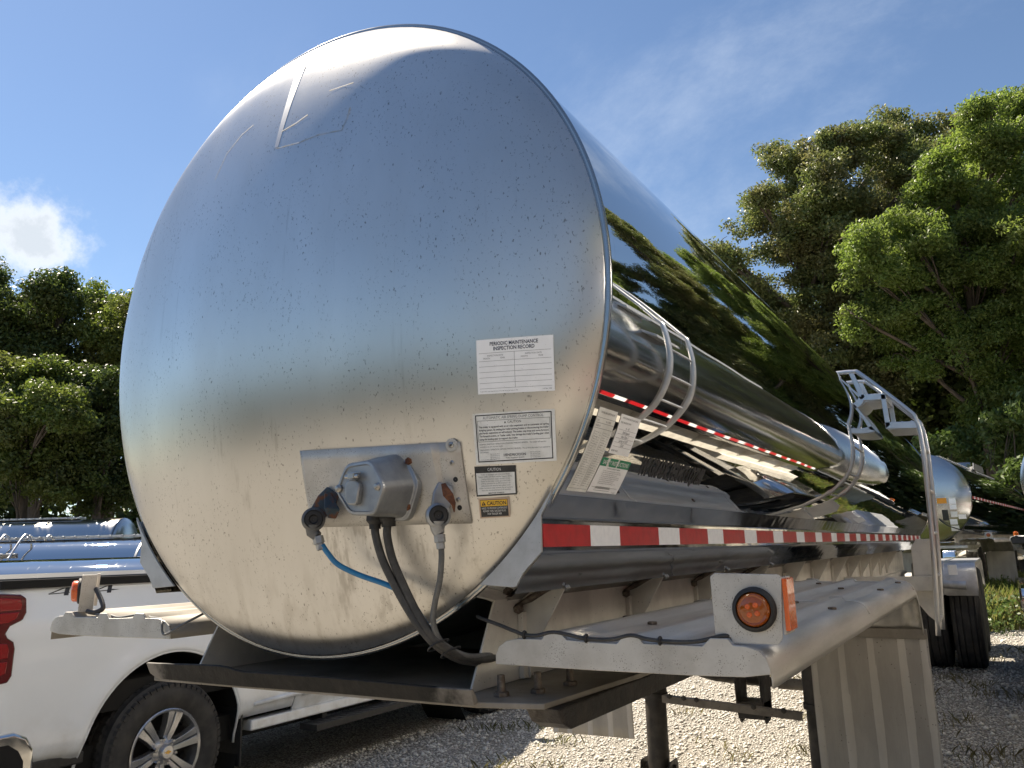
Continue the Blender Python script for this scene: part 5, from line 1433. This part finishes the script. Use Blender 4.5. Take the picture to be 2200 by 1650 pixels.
def tree(name, label, cat, base, blobs, mat, seed, dens=26, per=64, lsize=0.16, spread=0.42, trunk=0.28, group=None, aspect=0.55, droop=0.25):
    rng = np.random.default_rng(seed)
    root = tag(empty(name, base), label, cat, group)
    tw = twigs(rng, blobs, dens)
    v, f = leaf_cloud(rng, tw, per, lsize, spread, droop, aspect=aspect)
    me = np_mesh('crown', v, f); me.materials.append(MATS[mat])
    o = bpy.data.objects.new('crown', me); COL.objects.link(o); o.parent = root
    zs = [q[2] for q in blobs]; cx = np.mean([q[0] for q in blobs]); cy = np.mean([q[1] for q in blobs])
    top = max(zs)
    tb = MB(); fork = [(0, 0, -0.3), (0.05 * cx, 0.05 * cy, top * 0.18), (0.25 * cx, 0.25 * cy, top * 0.38), (0.55 * cx, 0.55 * cy, top * 0.62), (0.9 * cx, 0.9 * cy, top * 0.92)]
    tb.tube(fork, [trunk * 1.25, trunk, trunk * 0.8, trunk * 0.5, trunk * 0.12], 10, 4)
    to = tb.build('trunk', 'bark', root, smooth=180)
    lb_ = MB()
    for i, (x, y, z, r) in enumerate(blobs):
        h0 = min(max(z - 1.2 - 1.4 * r, top * 0.2), top * 0.75); k = h0 / top
        bx, by = np.interp(k, [0, 0.18, 0.38, 0.62, 0.92], [0, 0.05 * cx, 0.25 * cx, 0.55 * cx, 0.9 * cx]), np.interp(k, [0, 0.18, 0.38, 0.62, 0.92], [0, 0.05 * cy, 0.25 * cy, 0.55 * cy, 0.9 * cy])
        mid = ((bx + x) / 2 + rng.normal() * 0.2, (by + y) / 2 + rng.normal() * 0.2, (h0 + z) / 2 - 0.2)
        lb_.tube([(bx, by, h0), mid, (x, y, z), (x + rng.normal() * r * 0.4, y + rng.normal() * r * 0.4, z + r * 0.7)], [trunk * 0.36, trunk * 0.24, trunk * 0.13, trunk * 0.03], 6, 4)
        for _ in range(3):
            d = rng.normal(size=3); d /= np.linalg.norm(d)
            lb_.tube([mid, (x + d[0] * r * 0.5, y + d[1] * r * 0.5, z + d[2] * r * 0.4), (x + d[0] * r, y + d[1] * r, z + d[2] * r * 0.9)], [trunk * 0.14, trunk * 0.07, trunk * 0.02], 5, 3)
    lb_.build('limbs', 'bark', to, smooth=180)
    return root


OAK = [[-1.57,-3.41,13.17,0.93],[-1.47,-1.54,12.56,1.41],[0.55,-3.99,15.0,0.75],[1.02,-1.15,17.04,1.25],[3.14,-2.33,17.1,1.18],[3.98,-1.56,17.72,0.77],[4.79,0.48,17.54,1.4],[5.75,-0.16,15.94,1.15],[0.93,-1.99,14.0,1.65],[3.12,-2.78,14.4,1.76],[-0.49,-1.29,10.77,1.78],[2.03,-0.93,12.04,1.94],[4.12,-0.78,13.26,1.52],[0.28,-0.28,9.02,1.99],[2.83,-0.75,9.54,1.9],[1.23,-0.44,6.68,1.73],[3.4,-0.45,7.0,1.49]]
GRN = [[1.4,-3.47,16.45,0.7],[1.68,-2.89,15.27,1.17],[2.53,-0.91,17.25,1.06],[2.7,-2.87,14.44,1.47],[-0.71,-2.87,14.11,1.07],[0.05,-1.73,13.23,1.49],[-1.45,-4.35,11.95,1.16],[-2.87,-5.59,11.52,0.85],[-2.56,-4.28,10.29,1.17],[-1.0,-2.03,10.78,1.56],[0.57,-1.6,11.31,1.72],[1.94,-2.47,11.8,1.64],[-3.48,-3.99,9.3,0.76],[-2.21,-2.14,8.44,1.04],[-0.5,-2.09,8.54,1.35],[1.21,-0.48,9.33,1.73],[2.7,1.48,10.1,1.97],[0.09,-0.27,6.5,1.13],[1.19,-0.57,5.8,1.35]]
L1 = [[2.6,-2.06,12.19,1.12],[1.36,-2.04,11.44,1.32],[0.73,-0.34,11.74,1.39],[2.03,-0.58,12.47,0.68],[1.17,-2.35,10.05,1.3],[1.15,-1.0,9.72,1.73],[-0.79,-2.67,12.66,1.35],[-0.28,-3.07,10.51,1.69]]
L2 = [[-0.36,-0.68,12.7,1.04],[0.22,-1.74,11.72,0.9],[0.0,-0.2,12.11,1.25],[2.02,-1.95,10.18,1.44],[1.32,-0.41,10.38,1.41],[0.24,-1.8,9.87,1.18],[0.0,-0.06,8.74,1.64],[3.39,-1.07,11.35,1.55]]
L3 = [[-0.57,-0.27,8.06,0.99],[0.33,0.17,8.52,0.74],[-0.51,-1.18,7.42,1.28],[1.23,-0.8,6.48,1.32],[2.81,-0.82,6.77,0.91],[0.21,-0.75,5.32,1.42],[1.33,0.05,5.14,1.26]]
L4 = [[-0.01,-0.87,7.71,0.99],[1.3,-0.84,7.72,0.81],[-0.08,-1.22,6.34,1.06],[0.87,-0.61,6.15,1.22],[-0.18,0.96,6.76,1.04],[-0.67,-0.21,4.82,1.26],[0.38,0.53,4.96,1.18]]
SHR = [[0.25,-0.08,5.02,0.75],[0.55,1.31,4.22,0.93],[-0.32,0.24,4.66,0.46],[1.03,-1.22,5.38,0.86],[0.28,-0.89,3.31,0.72]]
SHM = [[0.18,-1.06,4.32,0.62],[0.69,1.58,5.03,0.59],[-0.3,-1.23,3.72,0.55],[1.04,1.24,4.13,0.66]]
GT = 'trees around the yard'
oak = tree('oak_tree', 'tall brownish olive tree with ragged top right of the tank', 'tree', (-5.7, 34.13, 0.2), OAK, 'leaf_oak', 11, 42, 145, 0.135, 0.46, 0.36, GT)
grn = tree('walnut_tree', 'bright yellow-green tree leaning in at the right edge', 'tree', (1.46, 33.68, 0.2), GRN, 'leaf_green', 12, 42, 145, 0.145, 0.46, 0.30, GT, 0.42, 0.5)
l1 = tree('broadleaf_tree', 'dark tall tree at the far left edge below the cloud', 'tree', (-32.98, 17.94, -0.1), L1, 'leaf_dark', 13, 42, 115, 0.15, 0.46, 0.28, GT)
l2 = tree('broadleaf_tree', 'tall olive-green tree touching the left rim of the tank', 'tree', (-31.35, 20.09, -0.1), L2, 'leaf_mid', 14, 42, 115, 0.15, 0.46, 0.28, GT)
l3 = tree('broadleaf_tree', 'lower yellow-green bushy tree at the left edge', 'tree', (-27.3, 14.25, -0.2), L3, 'leaf_mid', 15, 44, 115, 0.14, 0.44, 0.20, GT)
l4 = tree('broadleaf_tree', 'lower dark green bushy tree beside the left rim of the tank', 'tree', (-26.06, 16.17, -0.2), L4, 'leaf_dark', 16, 44, 115, 0.14, 0.44, 0.20, GT)
tree('sumac_shrub', 'pale green shrub above the second tank at the right edge', 'shrub', (1.85, 29.21, 0.2), SHR, 'leaf_shrub', 17, 40, 48, 0.20, 0.36, 0.07, 'shrubs under the trees', 0.4, 0.6)
tree('sumac_shrub', 'small pale green shrub right beside the ladder', 'shrub', (-0.32, 30.27, 0.2), SHM, 'leaf_shrub', 18, 40, 48, 0.18, 0.34, 0.06, 'shrubs under the trees', 0.4, 0.6)

for (x, y, s_, rz, src, lab) in ((-2.2, 39.0, 1.16, 0.6, oak, 'olive-green tree filling the gap between the brownish and the bright tree'), (3.2, 40.0, 1.10, 5.4, grn, 'tall green tree behind the bright one at the right edge'),
                                 (-10.5, 39.0, 0.74, 3.3, oak, 'lower olive tree just above the tank flank, left of the ragged one')):
    c = copy_tree(src); c.location = (x, y, 0.0); c.scale = (s_, s_, s_); c.rotation_euler = (0, 0, rz); c['label'] = lab

# trees along the right side of the yard, which the polished barrel mirrors
k = 0
for (x, y, s_, rz, src) in ((6.6, 36.0, 1.04, 1.0, oak), (9.2, 33.5, 1.06, 2.6, grn), (12.4, 35.0, 1.10, 4.1, oak), (14.2, 31.0, 1.05, 0.5, grn), (17.2, 31.5, 1.08, 5.2, oak), (18.6, 27.0, 1.02, 3.1, grn), (20.5, 22.0, 1.0, 1.7, oak), (18.0, 14.0, 0.95, 3.9, grn), (16.5, 5.0, 0.9, 2.0, oak), (17.0, -5.0, 0.9, 0.3, grn)):
    c = copy_tree(src); c.location = (x, y, 0.0); c.scale = (s_, s_, s_); c.rotation_euler = (0, 0, rz)
    c['label'] = 'leafy tree along the right of the yard, seen only mirrored in the tank'; c['group'] = 'trees mirrored in the polished tank'; k += 1

# woods: the mass of foliage behind the single trees
def woods(name, spots, mat, seed, per, lsize, spread):
    rng = np.random.default_rng(seed)
    v, f = leaf_cloud(rng, np.array(spots), per, lsize, spread)
    me = np_mesh(name, v, f); me.materials.append(MATS[mat])
    o = bpy.data.objects.new(name, me); COL.objects.link(o)
    return tag(o, 'mass of dark foliage closing the view behind the trees', 'woods', kind='stuff')


rng = np.random.default_rng(77)
sp = []
for i in range(1900):
    x = rng.uniform(-16, 24); y = 39 + rng.uniform(-2, 3) + 0.02 * x * x * 0; top = 10.5 + 1.5 * math.sin(x * 0.7) + 1.2 * math.sin(x * 1.9)
    sp.append((x, y, rng.uniform(0.2, top)))
for i in range(1000):
    t = rng.uniform(-20, 22); x = -33.5 + t * 0.507 + rng.uniform(-1.5, 1.5) * 0.862; y = 19.5 + t * 0.862; top = 8.2 + 1.3 * math.sin(t * 0.8) + 1.0 * math.sin(t * 2.3)
    sp.append((x - 3, y + 1.5, rng.uniform(-0.3, top)))
woods('woods', sp, 'leaf_dark', 78, 60, 0.40, 1.0)
sp = []
for i in range(1300):   # woods on the other side of the yard, behind the camera, mirrored in the brushed end
    a = rng.uniform(-2.75, -0.35); d = 40 + rng.uniform(-2, 3); top = 5.4 + 1.0 * math.sin(a * 9) + 1.0 * math.sin(a * 23)
    sp.append((d * math.cos(a), d * math.sin(a), rng.uniform(0.2, top)))
for i in range(900):   # and along the right side, behind the nearer trees
    y = rng.uniform(-34, 40); x = 21 + rng.uniform(-2, 2); top = 14.0 + 1.6 * math.sin(y * 0.6) + 1.2 * math.sin(y * 1.7)
    sp.append((x, y, rng.uniform(0.2, top)))
woods('woods', sp, 'leaf_dark', 79, 40, 0.62, 1.5)

# ------------------------------------------------------------------ ground cover
rng = np.random.default_rng(5)
oct_v = np.array([(1, 0, 0), (-1, 0, 0), (0, 1, 0), (0, -1, 0), (0, 0, 1), (0, 0, -1)], float)
oct_f = np.array([(0, 2, 4), (2, 1, 4), (1, 3, 4), (3, 0, 4), (2, 0, 5), (1, 2, 5), (3, 1, 5), (0, 3, 5)])
NS = 26000
px_ = rng.uniform(-3.2, 1.7, NS); py_ = 3.2 + 9.3 * rng.random(NS) ** 1.35
sz = rng.uniform(0.006, 0.017, NS) * (1 + (rng.random(NS) < 0.06) * 0.7)
V_ = oct_v[None] * (sz[:, None, None] * rng.uniform(0.6, 1.35, (NS, 6, 1))) * np.array([1, 1, 0.7])
an = rng.uniform(0, 6.28, NS); ca, sa = np.cos(an)[:, None], np.sin(an)[:, None]
V2 = V_.copy(); V2[:, :, 0] = V_[:, :, 0] * ca - V_[:, :, 1] * sa; V2[:, :, 1] = V_[:, :, 0] * sa + V_[:, :, 1] * ca
pz_ = np.array([gz(a, c_) for a, c_ in zip(px_, py_)])
V2 += np.stack([px_, py_, pz_ + sz * 0.25], 1)[:, None, :]
F_ = (oct_f[None] + (np.arange(NS) * 6)[:, None, None]).reshape(-1, 3)
me = np_mesh('gravel_stones', V2.reshape(-1, 3), F_); me.materials.append(MATS['stone'])
o = bpy.data.objects.new('gravel_stones', me); COL.objects.link(o)
tag(o, 'loose crushed limestone lying on the yard under the tank', 'gravel', kind='stuff')


def grass(name, label, spots, mat, seed, hmin, hmax, width, lean):
    rng = np.random.default_rng(seed)
    n = len(spots); S_ = np.array(spots)
    h = rng.uniform(hmin, hmax, n)[:, None]
    a = rng.uniform(0, 6.28, n); d = np.stack([np.cos(a), np.sin(a), 0 * a], 1); s = np.stack([-np.sin(a), np.cos(a), 0 * a], 1) * width * 0.5
    ln = d * h * rng.uniform(0.1, lean, n)[:, None]; up = np.array([0, 0, 1.0])
    v = np.stack([S_ - s, S_ + s, S_ + ln * 0.4 + up * h * 0.6 + s * 0.7, S_ + ln + up * h, S_ + ln * 0.4 + up * h * 0.6 - s * 0.7], 1).reshape(-1, 3)
    f = np.arange(n * 5).reshape(-1, 5)
    me = np_mesh(name, v, f); me.materials.append(MATS[mat])
    o = bpy.data.objects.new(name, me); COL.objects.link(o)
    return tag(o, label, 'grass', kind='stuff')


rng = np.random.default_rng(6)
sp = []
for i in range(26000):
    x = rng.uniform(-1.5, 4.5); y = 11.0 + 13 * rng.random() ** 1.2
    if y < 12.2 + 0.4 * math.sin(x * 5): continue
    sp.append((x, y, gz(x, y)))
grass('weeds', 'sunlit green weeds growing between the parked trailers', sp, 'grass_blade', 61, 0.15, 0.55, 0.022, 0.6)
sp = []
for c in range(64):
    cx, cy = rng.uniform(-2.9, 1.6), 3.6 + 8 * rng.random()
    for i in range(rng.integers(10, 46)):
        x, y = cx + rng.normal() * 0.09, cy + rng.normal() * 0.09; sp.append((x, y, gz(x, y)))
grass('dry_tufts', 'sparse dry grass tufts in the gravel', sp, 'dry_grass', 62, 0.02, 0.09, 0.006, 1.2)
sp = []
for i in range(9000):
    t = rng.uniform(-14, 14); q = rng.uniform(17.5, 25); x = -4 - q * 0.507 + t * 0.862 - 8; y = 3 + q * 0.862 + t * 0.507 - 4
    if x > -12: continue
    sp.append((x, y, gz(x, y)))
grass('verge_grass', 'rough grass verge at the foot of the left trees', sp, 'grass_blade', 63, 0.15, 0.5, 0.03, 0.7)
rng = np.random.default_rng(64)
sp = []
for i in range(1500):
    x = rng.uniform(-1.5, 4.5); y = 11.8 + 11 * rng.random() ** 1.2
    sp.append((x, y, gz(x, y) + rng.uniform(0.05, 0.42)))
v, f = leaf_cloud(rng, np.array(sp), 26, 0.055, 0.16, 0.2, 0.6, 0.6)
me = np_mesh('leafy_weeds', v, f); me.materials.append(MATS['leaf_shrub'])
o = bpy.data.objects.new('leafy_weeds', me); COL.objects.link(o)
tag(o, 'low leafy weeds among the grass behind the rear wheels', 'weeds', kind='stuff')
